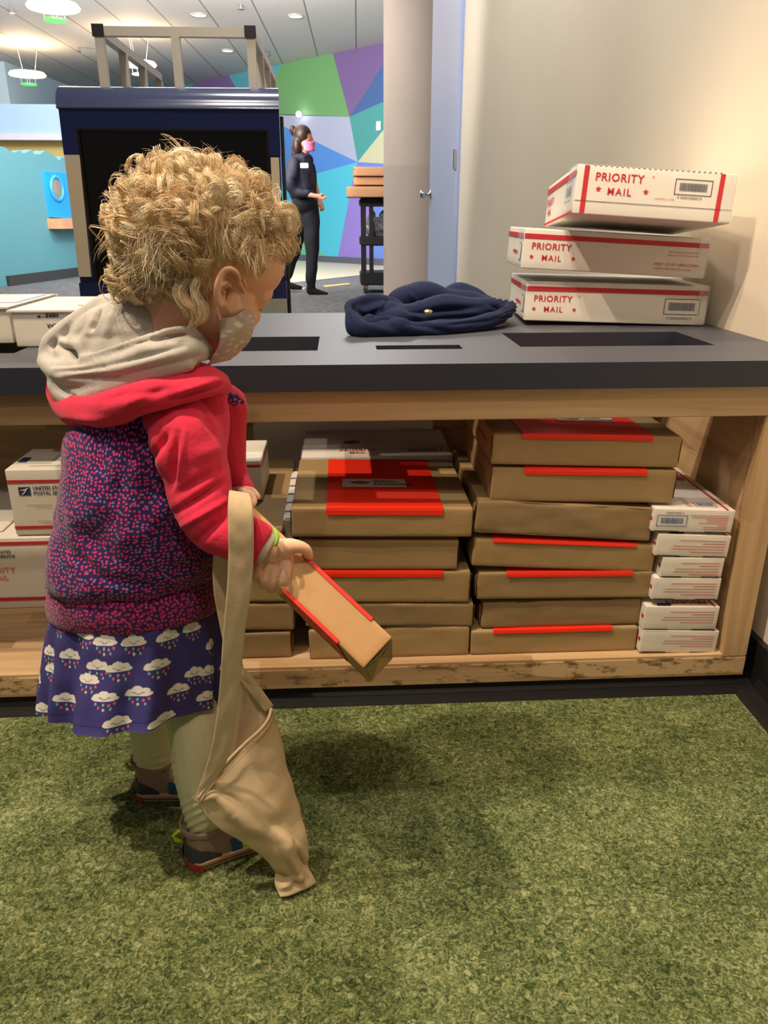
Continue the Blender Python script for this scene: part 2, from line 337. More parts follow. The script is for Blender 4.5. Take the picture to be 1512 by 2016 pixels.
# ---- left walls
M_turq = mat('turquoise_paint', hexc(98, 158, 170), .5, var=.03, vscale=1)
M_lblue = mat('light_blue_paint', hexc(176, 200, 214), .6); M_yel = mat('yellow_paint', hexc(200, 170, 100), .6); M_soff = mat('pale_blue_paint', hexc(170, 196, 225), .6)
M_dkgrey = mat('dark_grey_base', hexc(62, 62, 64), .6)
tA, tB = atz(-60, 574, 0), atz(330, 519, 0)
td = (tB-tA); tl = td.length; tu = td.normalized()
def ontq(px, py):
    n_ = Vector((tu.y, -tu.x, 0)); d = Vector(ray(px, py)); o_ = Vector(_C); return o_+d*((tA-o_).dot(n_)/d.dot(n_))
tn = Vector((tu.y, -tu.x, 0)); tn = tn if tn.y < 0 else -tn
top = [(-60, 290), (0, 288), (10, 290), (18, 297), (28, 300), (33, 298), (40, 296), (46, 302), (51, 300), (62, 295), (67, 303), (78, 304), (88, 297), (95, 300), (104, 305), (112, 311), (116, 317), (122, 308), (126, 312), (150, 306), (200, 318), (330, 320)]
g = MB(); T = [ontq(*p) for p in top]; n_ = len(T)
B_ = [Vector((p.x, p.y, 0)) for p in T]
for off, in ((0,), (1,)):
    pass
g.grid([T, B_]); g.grid([[p-tn*.1 for p in B_], [p-tn*.1 for p in T]]); g.grid([[p-tn*.1 for p in T], T])
struct(g.build('wall_left', M_turq))
# pale wave crest board behind the turquoise edge
g = MB(); top2 = [(x, y-1+3*math.sin(x*.21)) for x, y in top]; T2 = [ontq(*p)-tn*.12 for p in top2]; B2 = [p-Vector((0, 0, .4)) for p in T2]; g.grid([T2, B2]); struct(g.build('trim_2', mat('pale_wave', hexc(140, 205, 205), .5)))
g = MB(); b0, b1 = ontq(15, 566), ontq(330, 519); b0.z = b1.z = 0
h0, h1 = ontq(15, 543)[2], ontq(150, 521)[2]
g.box((0, -.04, 0), ((b1-b0).length, 0, h0)); o = g.build('baseboard_left', M_dkgrey, local=True); o.location = b0+tn*.0; o.rotation_euler = (0, 0, math.atan2(tu.y, tu.x)); struct(o)
# porthole panel on the turquoise wall
pp = empty('porthole_panel', ontq(110, 440), 'bright blue panel with a round porthole on the turquoise wall', 'porthole panel')
g = MB(); c4 = [ontq(82, 338), ontq(150, 342), ontq(150, 432), ontq(96, 428)]; f4 = [p+tn*.05 for p in c4]
g.add(c4+f4, [(0, 1, 2, 3), (4, 7, 6, 5), (0, 4, 5, 1), (1, 5, 6, 2), (2, 6, 7, 3), (3, 7, 4, 0)]); g.build('panel_board', mat('bright_blue', hexc(40, 160, 240), .35), pp)
cc = ontq(104, 371)+tn*.055; rr = ontq(104, 371).z-ontq(104, 396).z
Mc = Matrix.Translation(cc)@tn.to_track_quat('Z', 'Y').to_matrix().to_4x4()
g = MB(); g.lathe([(rr*.78, 0), (rr*.78, .02), (rr*1.0, .03), (rr*1.05, 0)], 32, 0, Mc); g.build('porthole_rim', mat('blue_rim', hexc(60, 170, 240), .35), pp, True)
g = MB(); g.lathe([(0, .012), (rr*.4, .010), (rr*.79, .002)], 32, 0, Mc); g.build('porthole_glass', mat('porthole_glass', hexc(150, 135, 125), .1, var=.3, vscale=6), pp, True)
lg = MB(); a_ = ontq(92, 430); b_ = ontq(165, 430); ww = (b_-a_).length
lg.box((0, -.22, -.13), (ww, 0, 0)); o = lg.build('wall_ledge', mat('ledge_wood', hexc(214, 160, 120), .5, var=.1), local=True); o.location = a_+tn*.0; o.rotation_euler = (0, 0, math.atan2(tu.y, tu.x)); tag(o, 'light wooden ledge under the blue porthole panel', 'ledge')
# yellow wall and pale blue bulkhead further back
def yz(y, Y): return at(60, y, Y)[2]
g = MB(); g.box((-9, 14.5, 0), (-2.4, 14.6, yz(275, 14.5))); struct(g.build('wall_yellow', M_yel))
g = MB(); g.box((-9, 14.2, yz(275, 14.2)), (-2.4, 15.6, yz(205, 14.2))); struct(g.build('wall_bulkhead', M_soff))
g = MB(); g.box((-9, 14.12, yz(275, 14.2)-.01), (-2.4, 14.2, yz(264, 14.2))); struct(g.build('trim_3', mat('pinkish_white_trim', hexc(214, 206, 214), .5)))
cA, cB = atz(0, 122, 3.4), atz(120, 172, 3.4); dd = (cB-cA); dd.z = 0; dd.normalize(); e0 = cA-dd*6; e1 = cB+dd*6
g = MB(); g.quad((-9, 16.0, 0), (-5.95, 16.1, 0), (-5.95, 16.1, 3.4), (-9, 16.0, 3.4)); g.quad((-5.95, 16.1, 0), (-5.5, 20.5, 0), (-5.5, 20.5, 3.4), (-5.95, 16.1, 3.4)); g.quad((-5.5, 20.5, 0), (-2.6, 20.5, 0), (-2.6, 20.5, 3.4), (-5.5, 20.5, 3.4)); g.quad((-2.6, 20.5, 0), (-2.7, 18.0, 0), (-2.7, 18.0, 3.4), (-2.6, 20.5, 3.4))
struct(g.build('wall_upper_left', M_lblue))
g = MB(); g.quad((-9, 2, 0), (-9, 22, 0), (-9, 22, 3.4), (-9, 2, 3.4)); struct(g.build('wall_far_left', M_lblue))
# ---- lights on the ceiling
M_glow = mat('lamp_diffuser', (1, .9, .7), .5, emit=(1, .80, .50), es=1.9); M_lime = mat('green_acrylic', hexc(90, 230, 90), .3, emit=hexc(90, 235, 100), es=.8); M_wire = mat('wire', (.7, .68, .62), .4, .6)
def pend(px, py, w, under, z, label, lime=True):
    p = atz(px, py, z); r = w/2*dep(p)/CF
    e = empty('pendant_light', p, label, 'pendant light', 'round pendant lights')
    g = MB(); g.lathe([(0, .035), (r*.9, .035), (r, .0), (r*.95, -.02), (r*.2, -.035), (0, -.035)], 40, 0, Matrix.Translation(p)); g.build('disc_shade', M_glow, e, True)
    r2 = r*.42; z2 = p.z-under*dep(p)/CF
    g = MB(); M2 = Matrix.Translation((p.x, p.y, z2)); g.lathe([(0, .008), (r2, .008), (r2, -.008), (0, -.008)], 32, 0, M2); g.build('lower_disc', M_lime if lime else M_glow, e, True, angle=40)
    for k in range(4):
        a = k*math.pi/2+.5; g = MB(); d = Vector((math.cos(a), math.sin(a), 0))*r2*.9; g.tube([Vector((p.x, p.y, z2))+d, p+d], .004, 6); g.build('hanger', M_wire, e)
    for k in range(3):
        a = k*2.1+.3; d = Vector((math.cos(a), math.sin(a), 0)); g = MB(); g.tube([p+d*r*.4+Vector((0, 0, .03)), p+d*r*.75+Vector((0, 0, 3.4-p.z))]  , .0035, 6); g.build('suspension_wire', M_wire, e)
    lamp('POINT', 'pendant_bulb', p+Vector((0, 0, .14)), p, 45, (1, .72, .42), .1)
pend(105, 14, 102, 22, 2.95, 'round glowing pendant with lime green disc below, nearest and largest at top left')
pend(54, 147, 70, 17, 2.95, 'round glowing pendant with pale green disc, lower left against the blue wall')
pend(273, 127, 70, 17, 2.95, 'round glowing pendant with cream lower disc seen through the roof rack', False)
for (px, py, w), lb in zip([(392, 30, 27), (582, 32, 26), (448, 100, 21)], ['recessed ceiling lamp above the middle of the roof rack', 'rightmost recessed ceiling lamp, half hidden by its trim', 'recessed ceiling lamp seen inside the roof rack frame']):
    p = atz(px, py, 3.39); r = w/2*dep(p)/CF; e = empty('recessed_light', p, lb, 'ceiling light', 'recessed ceiling lamps')
    g = MB(); g.lathe([(r, .0), (r*1.15, -.01), (r*1.2, .008)], 32, 0, Matrix.Translation(p)); g.build('trim_ring', M_wire, e, True)
    g = MB(); g.lathe([(0, -.004), (r, -.004)], 32, 0, Matrix.Translation(p)); g.build('lamp_lens', mat('recessed_lens', (1, .9, .7), .5, emit=(1, .85, .6), es=2), e)
for px, py in [(474, 8), (528, 102), (22, 16), (155, 93)]:
    p = atz(px, py, 3.4); g = MB(); g.tube([p, p-Vector((0, 0, .05))], .018, 8); g.tube([p-Vector((0, 0, .05)), p-Vector((0, 0, .06))], .045, 10)
    o = g.build('sprinkler_head', mat('sprinkler', (.2, .18, .17), .4), loc=p); tag(o, {474: 'sprinkler head on the ceiling above the roof rack, near the top edge', 528: 'sprinkler head on the ceiling just above the painted wall', 22: 'sprinkler head on the ceiling at far top left', 155: 'sprinkler head on the ceiling just left of the roof rack'}[px], 'sprinkler')
# small bright wall lamp behind the person in the hall
p = onmural(598, 226)+nrm*.12
e = empty('wall_spotlight', p, 'small glaring lamp on the painted wall above the person in the hall', 'lamp')
g = MB(); g.ell(p, ((.05, 0, 0), (0, .04, 0), (0, 0, .05)), 16); g.build('bulb', mat('bulb_white', (1, 1, 1), .5, emit=(1, .97, 1), es=14), e, True)
g = MB(); g.tube([p+nrm*(-.12), p], .02, 8); g.build('lamp_arm', M_wire, e)
# thin flat orange strips on the hall floor
for k, (a, b, c, d) in enumerate([((568, 571), (598, 569), (601, 566), (585, 567)), ((636, 562), (690, 557), (688, 559.5), (640, 565))]):
    g = MB(); pts = [atz(*q, .004) for q in (a, b, c, d)]; g.add(pts+[q-Vector((0, 0, .004)) for q in pts], [(0, 1, 2, 3), (0, 4, 5, 1), (1, 5, 6, 2), (2, 6, 7, 3), (3, 7, 4, 0)])
    o = g.build('floor_strip', mat('orange_strip', hexc(240, 190, 120), .6)); tag(o, ['orange floor tape left of the standing person\'s boot', 'orange floor tape right of the standing person\'s boot'][k], 'floor tape')
# ================================================================ COUNTER AND CABINET
M_lam = mat('charcoal_laminate', hexc(74, 76, 84), .48, var=.03, vscale=300, spec=.6)
W1c, W2c = hexc(152, 116, 80), hexc(208, 176, 134)
M_wood = wood('butcher_block_x', W1c, W2c, 0); M_woodz = wood('butcher_block_z', W1c, W2c, 2); M_woody = wood('butcher_block_y', W1c, W2c, 1)
XL = -1.45; CT = .596; CB = .556; YF = 1.14; YB = 1.80; XR = WX
def slab(x0, x1, y0, y1, z0, z1, holes):
    xs = sorted({x0, x1, *[h[0] for h in holes], *[h[1] for h in holes]}); ys = sorted({y0, y1, *[h[2] for h in holes], *[h[3] for h in holes]})
    g = MB()
    hole = lambda cx, cy: not (x0 < cx < x1 and y0 < cy < y1) or any(h[0] < cx < h[1] and h[2] < cy < h[3] for h in holes)
    for i in range(len(xs)-1):
        for j in range(len(ys)-1):
            a, b, c, d = xs[i], xs[i+1], ys[j], ys[j+1]; mx, my = (a+b)/2, (c+d)/2
            if hole(mx, my): continue
            g.quad((a, c, z1), (b, c, z1), (b, d, z1), (a, d, z1)); g.quad((a, d, z0), (b, d, z0), (b, c, z0), (a, c, z0))
            e = 1e-4
            if hole(mx, c-e): g.quad((a, c, z0), (b, c, z0), (b, c, z1), (a, c, z1))
            if hole(mx, d+e): g.quad((b, d, z0), (a, d, z0), (a, d, z1), (b, d, z1))
            if hole(a-e, my): g.quad((a, d, z0), (a, c, z0), (a, c, z1), (a, d, z1))
            if hole(b+e, my): g.quad((b, c, z0), (b, d, z0), (b, d, z1), (b, c, z1))
    return g
SL = [(.300, .635, 1.292, 1.457), (.057, .200, 1.276, 1.319), (-.375, -.040, 1.272, 1.430), (-.86, -.525, 1.272, 1.430)]
ct = empty('countertop', (0, YF, CB), 'long charcoal laminate countertop with rectangular slots cut in it', 'countertop')
gs = slab(XL, XR-.001, YF, YB, CB, CT, SL)
gs.m = [0 if abs(gs.v[f[0]][2]-gs.v[f[2]][2]) < 1e-6 else 1 for f in gs.f]; gs.build('slab', [M_lam, mat('charcoal_edge_shade', hexc(42, 45, 58), .5)], ct)  # sides darker than the top: the slab's shade is put into the colour
cb = empty('storage_cabinet', (0, 1.2, 0), 'light butcher block open shelf cabinet under the countertop', 'cabinet')
YC = 1.155; XI = .668; SH = .070
def cbx(n, lo, hi, m, bev=.0015): g = MB(); g.box(lo, hi, 0, None, bev); return g.build(n, m, cb)
cbx('top_rail', (XL, YC, .506), (.722, YC+.04, CB-.001), M_wood)
M_worn = M_wood.copy(); M_worn.name = 'worn_butcher_block'; nt = M_worn.node_tree; N = nt.nodes; L = nt.links; b_ = N['Principled BSDF']; src = b_.inputs['Base Color'].links[0].from_socket
tc_ = N.new('ShaderNodeTexCoord'); mp_ = N.new('ShaderNodeMapping'); mp_.inputs['Scale'].default_value = (16, 16, 42); L.new(tc_.outputs['Object'], mp_.inputs[0]); n_1 = N.new('ShaderNodeTexNoise'); n_1.inputs['Scale'].default_value = 1.3; n_1.inputs['Detail'].default_value = 8; n_1.inputs['Roughness'].default_value = .7; L.new(mp_.outputs[0], n_1.inputs[0])
r_1 = N.new('ShaderNodeValToRGB'); r_1.color_ramp.elements[0].position = .52; r_1.color_ramp.elements[1].position = .60; L.new(n_1.outputs[0], r_1.inputs[0]); m_1 = N.new('ShaderNodeMix'); m_1.data_type = 'RGBA'; L.new(r_1.outputs[0], m_1.inputs['Factor']); L.new(src, m_1.inputs['A']); m_1.inputs['B'].default_value = (*hexc(116, 92, 62), 1); L.new(m_1.outputs['Result'], b_.inputs['Base Color'])
cbx('bottom_rail', (XL, YC, .027), (.712, YC+.03, SH-.004), M_worn)
cbx('bottom_panel', (XL, YC+.002, SH-.0038), (XI+.02, YB-.02, SH), M_wood, 0)
cbx('side_panel', (XI, YC+.03, SH), (XI+.03, YB-.02, CB-.002), M_woody)
cbx('post', (XI, YC, SH-.0035), (.712, YC+.03, .506), M_woodz)
cbx('back_panel', (XL, YB-.02, .05), (XI+.03, YB-.005, CB-.002), M_wood, 0)
g = MB(); pk = [(YC+.012, .0268), (YC+.012, .012), (YC+.006, .005), (YC-.018, .002), (YC-.019, .0)]  # black base set forward; its floor lip stands in for shade under the cabinet
g.grid([[(x, y, z) for y, z in pk] for x in (XL, .735)]); g.build('toe_kick', M_black, cb, label='black rubber base under the cabinet, its lip standing in for floor shade')
cbx('post', (XL, YC, SH-.0035), (XL+.05, YC+.03, .506), M_woodz)
# ================================================================ PARCELS
KRAFT = [mat('kraft_paper_%s' % n, hexc(*c), .62, var=.05, vscale=14, bump=.10, bscale=35, spec=.35) for n, c in
         [('a', (160, 133, 92)), ('b', (154, 128, 90)), ('c', (146, 122, 86)), ('d', (166, 138, 96))]]
M_red = mat('red_label_paper', hexc(238, 44, 18), .5); M_stick = mat('white_sticker', hexc(222, 212, 196), .4)
M_wcart = mat('white_carton', hexc(226, 220, 210), .5, var=.02, vscale=20, bump=.03, bscale=60); M_ink = mat('red_print', hexc(196, 44, 52), .55); M_blk = mat('black_print', hexc(44, 44, 52), .6)
M_grey = mat('barcode_print', hexc(92, 92, 104), .6); M_navyp = mat('navy_print', hexc(40, 56, 100), .6); M_tape = mat('clear_tape', (.9, .9, .9), .08, alpha=.22, spec=.8); M_ltred = mat('faint_red_print', hexc(206, 120, 112), .6)
M_pink = mat('orange_print', hexc(214, 130, 110), .6); M_bluep = mat('blue_print', hexc(70, 90, 150), .6); M_gap = mat('flap_shadow_gap', hexc(70, 64, 58), .8)
def rbox(w, d, h, r, amp, seed, n=(26, 14, 8)):
    g = MB(); nx, ny, nz = n
    def P(x, y, z):
        c = Vector((min(max(x, -w/2+r), w/2-r), min(max(y, r), d-r), min(max(z, r), h-r))); v = Vector((x, y, z))-c
        if v.length > 1e-9: p = c+v.normalized()*r*min(1, v.length/r if v.length < r else 1)
        else: p = Vector((x, y, z))
        q = p
        if amp:
            f = noise.noise(Vector((q.x*9+seed*3.1, q.y*9, q.z*22+seed)))+.5*noise.noise(Vector((q.x*26+seed, q.y*26, q.z*50)))
            nrm_ = Vector((0, 0, 0)); k = min(x+w/2, w/2-x, y, d-y, z, h-z)
            if k == y: nrm_.y = -1
            elif k == d-y: nrm_.y = 1
            elif k == z: nrm_.z = 0
            elif k == h-z: nrm_.z = .5
            elif k == x+w/2: nrm_.x = -1
            else: nrm_.x = 1
            q = q+nrm_*amp*(f-.35)
        return q
    def sp(a, b, k, e): return [a, a+e*.35, a+e]+[a+(b-a)*i/k for i in range(1, k)]+[b-e, b-e*.35, b]
    X = sorted(sp(-w/2, w/2, nx, r)); Y = sorted(sp(0, d, ny, r)); Z = sorted(sp(0, h, nz, r))
    for z in (0, h): g.grid([[P(x, y, z) for x in X] for y in Y])
    for y in (0, d): g.grid([[P(x, y, z) for x in X] for z in Z])
    for x in (-w/2, w/2): g.grid([[P(x, y, z) for y in Y] for z in Z])
    bm = bmesh.new(); vs = [bm.verts.new(v) for v in g.v]
    for f in g.f:
        try: bm.faces.new([vs[i] for i in f])
        except ValueError: pass
    bmesh.ops.remove_doubles(bm, verts=bm.verts[:], dist=.0002); bmesh.ops.recalc_face_normals(bm, faces=bm.faces[:]); bm.verts.index_update()
    o = MB(); o.add([v.co.copy() for v in bm.verts], [[v.index for v in f.verts] for f in bm.faces]); bm.free(); return o
FR = Matrix(((1, 0, 0, 0), (0, 0, -1, 0), (0, 1, 0, 0), (0, 0, 0, 1)))   # xy text plane -> front face (x, z), facing -y
def front(x, z, y=-.0008): return Matrix.Translation((x, y, z))@FR
def topm(x, y, h, rot=0): return Matrix.Translation((x, y, h+.0012))@Matrix.Rotation(rot, 4, 'Z')
def rect(g, x0, x1, z0, z1, m, M): g.add([(x0, z0, 0), (x1, z0, 0), (x1, z1, 0), (x0, z1, 0)], [(0, 1, 2, 3)], m, M)
def star(g, cx, cz, r, m, M):
    pts = []
    for i in range(10):
        a = math.pi/2+i*math.pi/5; q = r if i % 2 == 0 else r*.42; pts.append((cx+q*math.cos(a), cz+q*math.sin(a), 0))
    pts.append((cx, cz, 0)); g.add(pts, [(i, (i+1) % 10, 10) for i in range(10)], m, M)
def barcode(g, x, z, w, h, mf, mb, M, frame=True, seed=1):
    r = random.Random(seed); t = .0011
    if frame:
        rect(g, x, x+w, z, z+t, mf, M); rect(g, x, x+w, z+h-t, z+h, mf, M); rect(g, x, x+t, z, z+h, mf, M); rect(g, x+w-t, x+w, z, z+h, mf, M)
    q = x+w*.13
    while q < x+w*.87:
        b = r.uniform(.0005, .0016); rect(g, q, q+b, z+h*.26, z+h*.76, mb, M); q += b+r.uniform(.0004, .0010)
def tlines(g, x1, z, ws, gap, m, M, th=.0011):
    for i, w_ in enumerate(ws): rect(g, x1-w_, x1, z-i*gap-th, z-i*gap, m, M)
WM = None
def mats_w(): return [M_wcart, M_ink, M_blk, M_grey, M_navyp, M_ltred, M_bluep, M_gap, M_pink]
def boxroot(name, label, cat, BL, BR, group=None, pitch=0):
    c = (BL+BR)/2; v = BR-BL; yaw = math.atan2(v.y, v.x); roll = -math.atan2(v.z, math.hypot(v.x, v.y))
    return empty(name, c, label, cat, group, (pitch, roll, yaw)), v.length
def priority(g, x, z, s, M):
    g.text('PRIORITY', s, M@Matrix.Translation((x, z, 0)), 1, .012, 1.08); W = s*5.25
    g.text('MAIL', s*.88, M@Matrix.Translation((x+W*.24, z-s*1.18, 0)), 1, .012, 1.25)
    g.text('®', s*.3, M@Matrix.Translation((x+W*1.0, z+s*.5, 0)), 1)
def kraft(TLp, BLp, BRp, TRp, yf, d, label, km=0, red=None, sticker=None, amp=.0012, seed=None, grp='kraft paper parcels on the cabinet shelf', h=None, zfix=None):
    global _ks
    _ks = globals().get('_ks', 0)+1; seed = seed or _ks
    BL, BR, TL, TR = at(*BLp, yf), at(*BRp, yf), at(*TLp, yf), at(*TRp, yf)
    if zfix is not None:
        for q in (BL, BR): q.z = zfix
    h = h or ((TL-BL).z+(TR-BR).z)/2-.001
    e, w = boxroot('kraft_parcel', label, 'parcel', BL, BR, grp)
    g = rbox(w, d, h, .004, amp, seed, (22, 12, 6))
    o = g.build('wrapping', KRAFT[km], e, True, True)
    # folded seam of the wrapping paper at the ends
    for s in (-1, 1):
        g = MB(); x = s*(w/2+.0008); g.add([(x, .012, h*.5), (x, d*.5, h*.12), (x, d-.012, h*.5), (x, d*.5, h*.5+.002)], [(0, 1, 2, 3)]); g.add([(x+s*.001, .004, h-.004), (x+s*.001, .05, h*.5), (x+s*.001, .004, .006)], [(0, 1, 2)])
        g.build('end_fold', KRAFT[(km+1) % 4], e, local=True)
    if red:
        a, b, wr, y1 = red; x0, x1 = -w/2+a*w, -w/2+b*w; t = .0016; g = MB()
        prof = [(-t, h-.002-wr), (-t, h-.004), (-t*.3, h+t*.6), (.004, h+t), (y1, h+t)]
        nx = 20; g.grid([[(x0+(x1-x0)*i/nx, y, z) for i in range(nx+1)] for y, z in prof])
        g.build('red_label', M_red, e, local=True, label='bright red paper band')
    if sticker:
        sx, sy, sw, sh = sticker; g = MB(); z = h+.0024
        g.box((sx-sw/2, sy, z), (sx+sw/2, sy+sh, z+.0006)); 
        T = Matrix.Translation((sx-sw*.02, sy+sh*.55, z+.0012)); g.text('Wilson', sh*.34, T, 1, .02); g.text('Timmerman', sh*.34, T@Matrix.Translation((0, -sh*.36, 0)), 1, .02)
        pts = [(math.cos(a)*sw*.15-sw*.22, sy*0+sh*.22*math.sin(a)*(1-.5*abs(math.cos(a)))) for a in [i*2*math.pi/20 for i in range(20)]]
        g.add([(sx+p[0], sy+sh*.5+p[1], z+.0012) for p in pts], [tuple(range(20))], 2)
        g.add([(sx-sw*.40, sy+sh*.62, z+.0014), (sx-sw*.30, sy+sh*.38, z+.0014), (sx-sw*.26, sy+sh*.55, z+.0014)], [(0, 1, 2)], 1)
        g.add([(sx-sw*.04, sy+sh*.62, z+.0014), (sx-sw*.14, sy+sh*.38, z+.0014), (sx-sw*.18, sy+sh*.55, z+.0014)], [(0, 2, 1)], 1)
        g.build('name_sticker', [M_stick, M_blk, mat('hand_print', hexc(190, 90, 60), .6)], e, local=True, label='white name sticker with a handshake emblem')
    return e
Y1 = 1.178
def r_(y): return y
# right kraft stack, top to bottom
kraft((970, 852), (966, 915), (1334, 922), (1342, 858), Y1, .30, 'topmost kraft parcel of right-hand stack, red band and sticker on top', 3, (.15, .84, .006, .30), (.02, .080, .10, .032))
kraft((966, 919), (964, 987), (1324, 991), (1331, 926), Y1, .30, 'kraft parcel second from top of right-hand stack, wide red band along its edge', 0, (.17, .83, .008, .25))
kraft((943, 989), (932, 1049), (1281, 1066), (1285, 995), Y1-.004, .30, 'rumpled kraft parcel with wrinkled front, third in the right-hand stack', 2, None, None, .0042)
kraft((930, 1057), (928, 1115), (1285, 1127), (1289, 1073), Y1, .30, 'kraft parcel directly under the rumpled one in the right-hand stack', 0, (.10, .88, .004, .25))
kraft((941, 1121), (938, 1181), (1279, 1177), (1285, 1130), Y1, .30, 'kraft parcel third from the bottom of the right-hand stack, curled tape on front', 1, (.16, .88, .006, .25), None, .002)
kraft((945, 1184), (947, 1238), (1258, 1229), (1267, 1180), Y1+.006, .29, 'plain kraft parcel second from the bottom of the right-hand stack, tilted', 2, None, None, .0025)
kraft((929, 1242), (926, 1285), (1251, 1283), (1254, 1234), Y1, .30, 'bottom kraft parcel of the right-hand stack, resting on the shelf', 3, (.13, .84, .004, .25), zfix=SH+.0005)
# middle kraft stack
kraft((580, 999), (574.5, 1058), (929, 1058), (929, 999), Y1-.006, .27, 'top kraft parcel of the middle stack, broad red band and white name sticker', 0, (.19, .83, .010, .265), (-.01, .098, .112, .042))
kraft((590, 1063), (590, 1122), (900.6, 1122), (902.5, 1062), Y1, .28, 'kraft parcel second from top of the middle stack, set back to the left', 1)
kraft((596, 1124), (596, 1187), (923.6, 1187), (927, 1124), Y1, .28, 'kraft parcel in the centre of the middle stack, red band along its upper edge', 0, (.10, .83, .008, .25))
kraft((600, 1188), (600, 1234), (930.5, 1234), (931, 1188), Y1, .28, 'kraft parcel second from the bottom of the middle stack', 2, None, None, .0022)
kraft((609, 1237), (609, 1291), (923.6, 1285), (925.5, 1235), Y1, .28, 'bottom kraft parcel of the middle stack', 3, None, None, .0026, zfix=SH+.0005)
# left kraft stack behind the child's arm
kraft((330, 1042), (330, 1090), (558, 1090), (560, 1040), Y1+.01, .40, 'top kraft parcel of the short stack behind the child\'s forearm', 1)
kraft((330, 1093), (330, 1137), (556, 1137), (558, 1093), Y1+.01, .25, 'kraft parcel second from the top of the stack behind the child\'s arm', 2)
kraft((330, 1140), (330, 1186), (572, 1186), (574, 1140), Y1+.01, .25, 'kraft parcel in the middle of the stack behind the child\'s arm', 0)
kraft((330, 1189), (330, 1242), (580, 1241), (582, 1188), Y1+.01, .25, 'kraft parcel second from the bottom of the stack behind the child\'s arm', 1)
kraft((330, 1248), (330, 1297), (575, 1294), (577, 1246), Y1+.01, .25, 'bottom kraft parcel of the stack behind the child\'s arm', 2, zfix=SH+.0005)
# white mailers standing between the two stacks
g = MB(); a, b = at(545, 1060, 1.2), at(572, 1060, 1.2); 
e = empty('padded_mailer', (at(567, 1060, 1.2).x, 1.21, at(560, 1140, Y1+.01).z+.003), 'white printed mailer wedged upright between the left and middle parcel stacks', 'mailer')
zt = at(560, 985, 1.3).z
SZ = e.location.z; g.box((-.0075, 0, 0), (.0085, .26, zt-SZ), bev=.003); g.build('mailer_body', M_wcart, e, local=True)
g = MB(); 
for k in range(5): g.box((-.0065, .03+.045*k, zt-SZ), (.0075-.002*(k % 2), .036+.045*k, zt-SZ+.0006))
g.build('print_marks', M_bluep, e, local=True)
def cartonroot(TLp, BLp, BRp, TRp, yf, label, name='priority_mail_box', cat='box', grp=None, pitch=0):
    BL, BR, TL, TR = at(*BLp, yf), at(*BRp, yf), at(*TLp, yf), at(*TRp, yf)
    h = ((TL-BL).z+(TR-BR).z)/2; e, w = boxroot(name, label, cat, BL, BR, grp, pitch); return e, w, h
# ---- six small white boxes at the right end of the shelf
lbls = ['uppermost small white box of the right column, blue barcode on its front', 'second small white box from the top of the right column', 'third small white box from the top, set back to the right in the column', 'small white box fourth from the top of the right column', 'fifth small white box down the right column, blue emblem on its lid', 'bottom small white box of the right column, on the shelf']
wq = [((1284.5, 1003), (1282, 1046), (1439, 1050), (1444, 1004)), ((1287, 1052), (1288.5, 1094), (1431, 1098), (1436, 1055)), ((1304, 1096.5), (1299, 1136), (1420, 1137), (1426, 1100)),
      ((1285.5, 1138), (1281.5, 1180), (1412.5, 1181), (1418, 1139)), ((1268.6, 1196), (1264.6, 1239.5), (1408.5, 1240), (1413.5, 1193)), ((1261.7, 1243), (1257.7, 1286), (1406.5, 1288), (1410.5, 1243))]
for i, (q, lb) in enumerate(zip(wq, lbls)):
    e, w, h = cartonroot(q[0], q[1], q[2], q[3], Y1-.012, lb, 'small_white_box', 'box', 'small white boxes at the right end of the shelf')
    if i == 5: e.location.z = SH+.001; h -= .001
    d = .24; g = rbox(w, d, h, .0015, .0002, i+40, (4, 4, 3)); F = front(0, 0)
    if i == 0:
        barcode(g, -w/2+.006, .010, .052, .020, 6, 6, F, True, 5); g.text('P 5000100000', .0052, front(-w/2+.050, .036)@Matrix.Rotation(math.pi, 4, 'Z'), 4, 0, 1)
        tlines(g, w/2-.010, h-.010, [.066, .062, .038, .036, .05, .016, .04, .04], .0034, 1, F, .0009)
        T = topm(0, 0, h); rect(g, w/2-.016, w/2-.012, .0, d, 1, T); barcode(g, w/2-.062, .012, .036, .022, 6, 6, T, True, 8); tlines(g, w/2-.068, .05, [.01]*6, .007, 5, T, .002)
        g.text('To serve', .012, topm(w/2-.03, d-.02, h, -math.pi/2), 2, .02)
        g.add([(w/2-.028+.010*math.cos(t), d-.075+.010*math.sin(t), h+.0013) for t in [k*math.pi/8 for k in range(16)]], [tuple(range(16))], 1)
    else:
        k = 1 if i != 2 else .85
        tlines(g, w/2-.008, h-.010, [.080*k, .040*k, .090*k, .093*k, .060*k], .0052, 1, F, .0010)
        T = topm(0, 0, h); rect(g, w/2-.012, w/2-.009, 0, d, 1, T); g.text('PRIORITY', .018, topm(w/2-.018, .022, h, math.pi), 1, .02)
        g.add([(-w/2+.02, .002, h+.001), (-w/2+.045, .002, h+.001), (-w/2+.048, .012, h+.001), (-w/2+.023, .012, h+.001)], [(0, 1, 2, 3)], 4)
    # shaded flap gaps at the foot of the front, painted as dark strips
    rect(g, -w/2+.004, -w*.16, .0005, .0022, 7, F); rect(g, w*.16, w/2-.004, .0005, .0022, 7, F)
    # red stripe on the left side
    ML = Matrix.Translation((-w/2-.0008, 0, 0))@Matrix(((0, 0, -1, 0), (-1, 0, 0, 0), (0, 1, 0, 0), (0, 0, 0, 1)))
    rect(g, -.012, -.004, h*.45, h*.6, 1, ML)
    g.build('carton', mats_w(), e, True, True, angle=35)
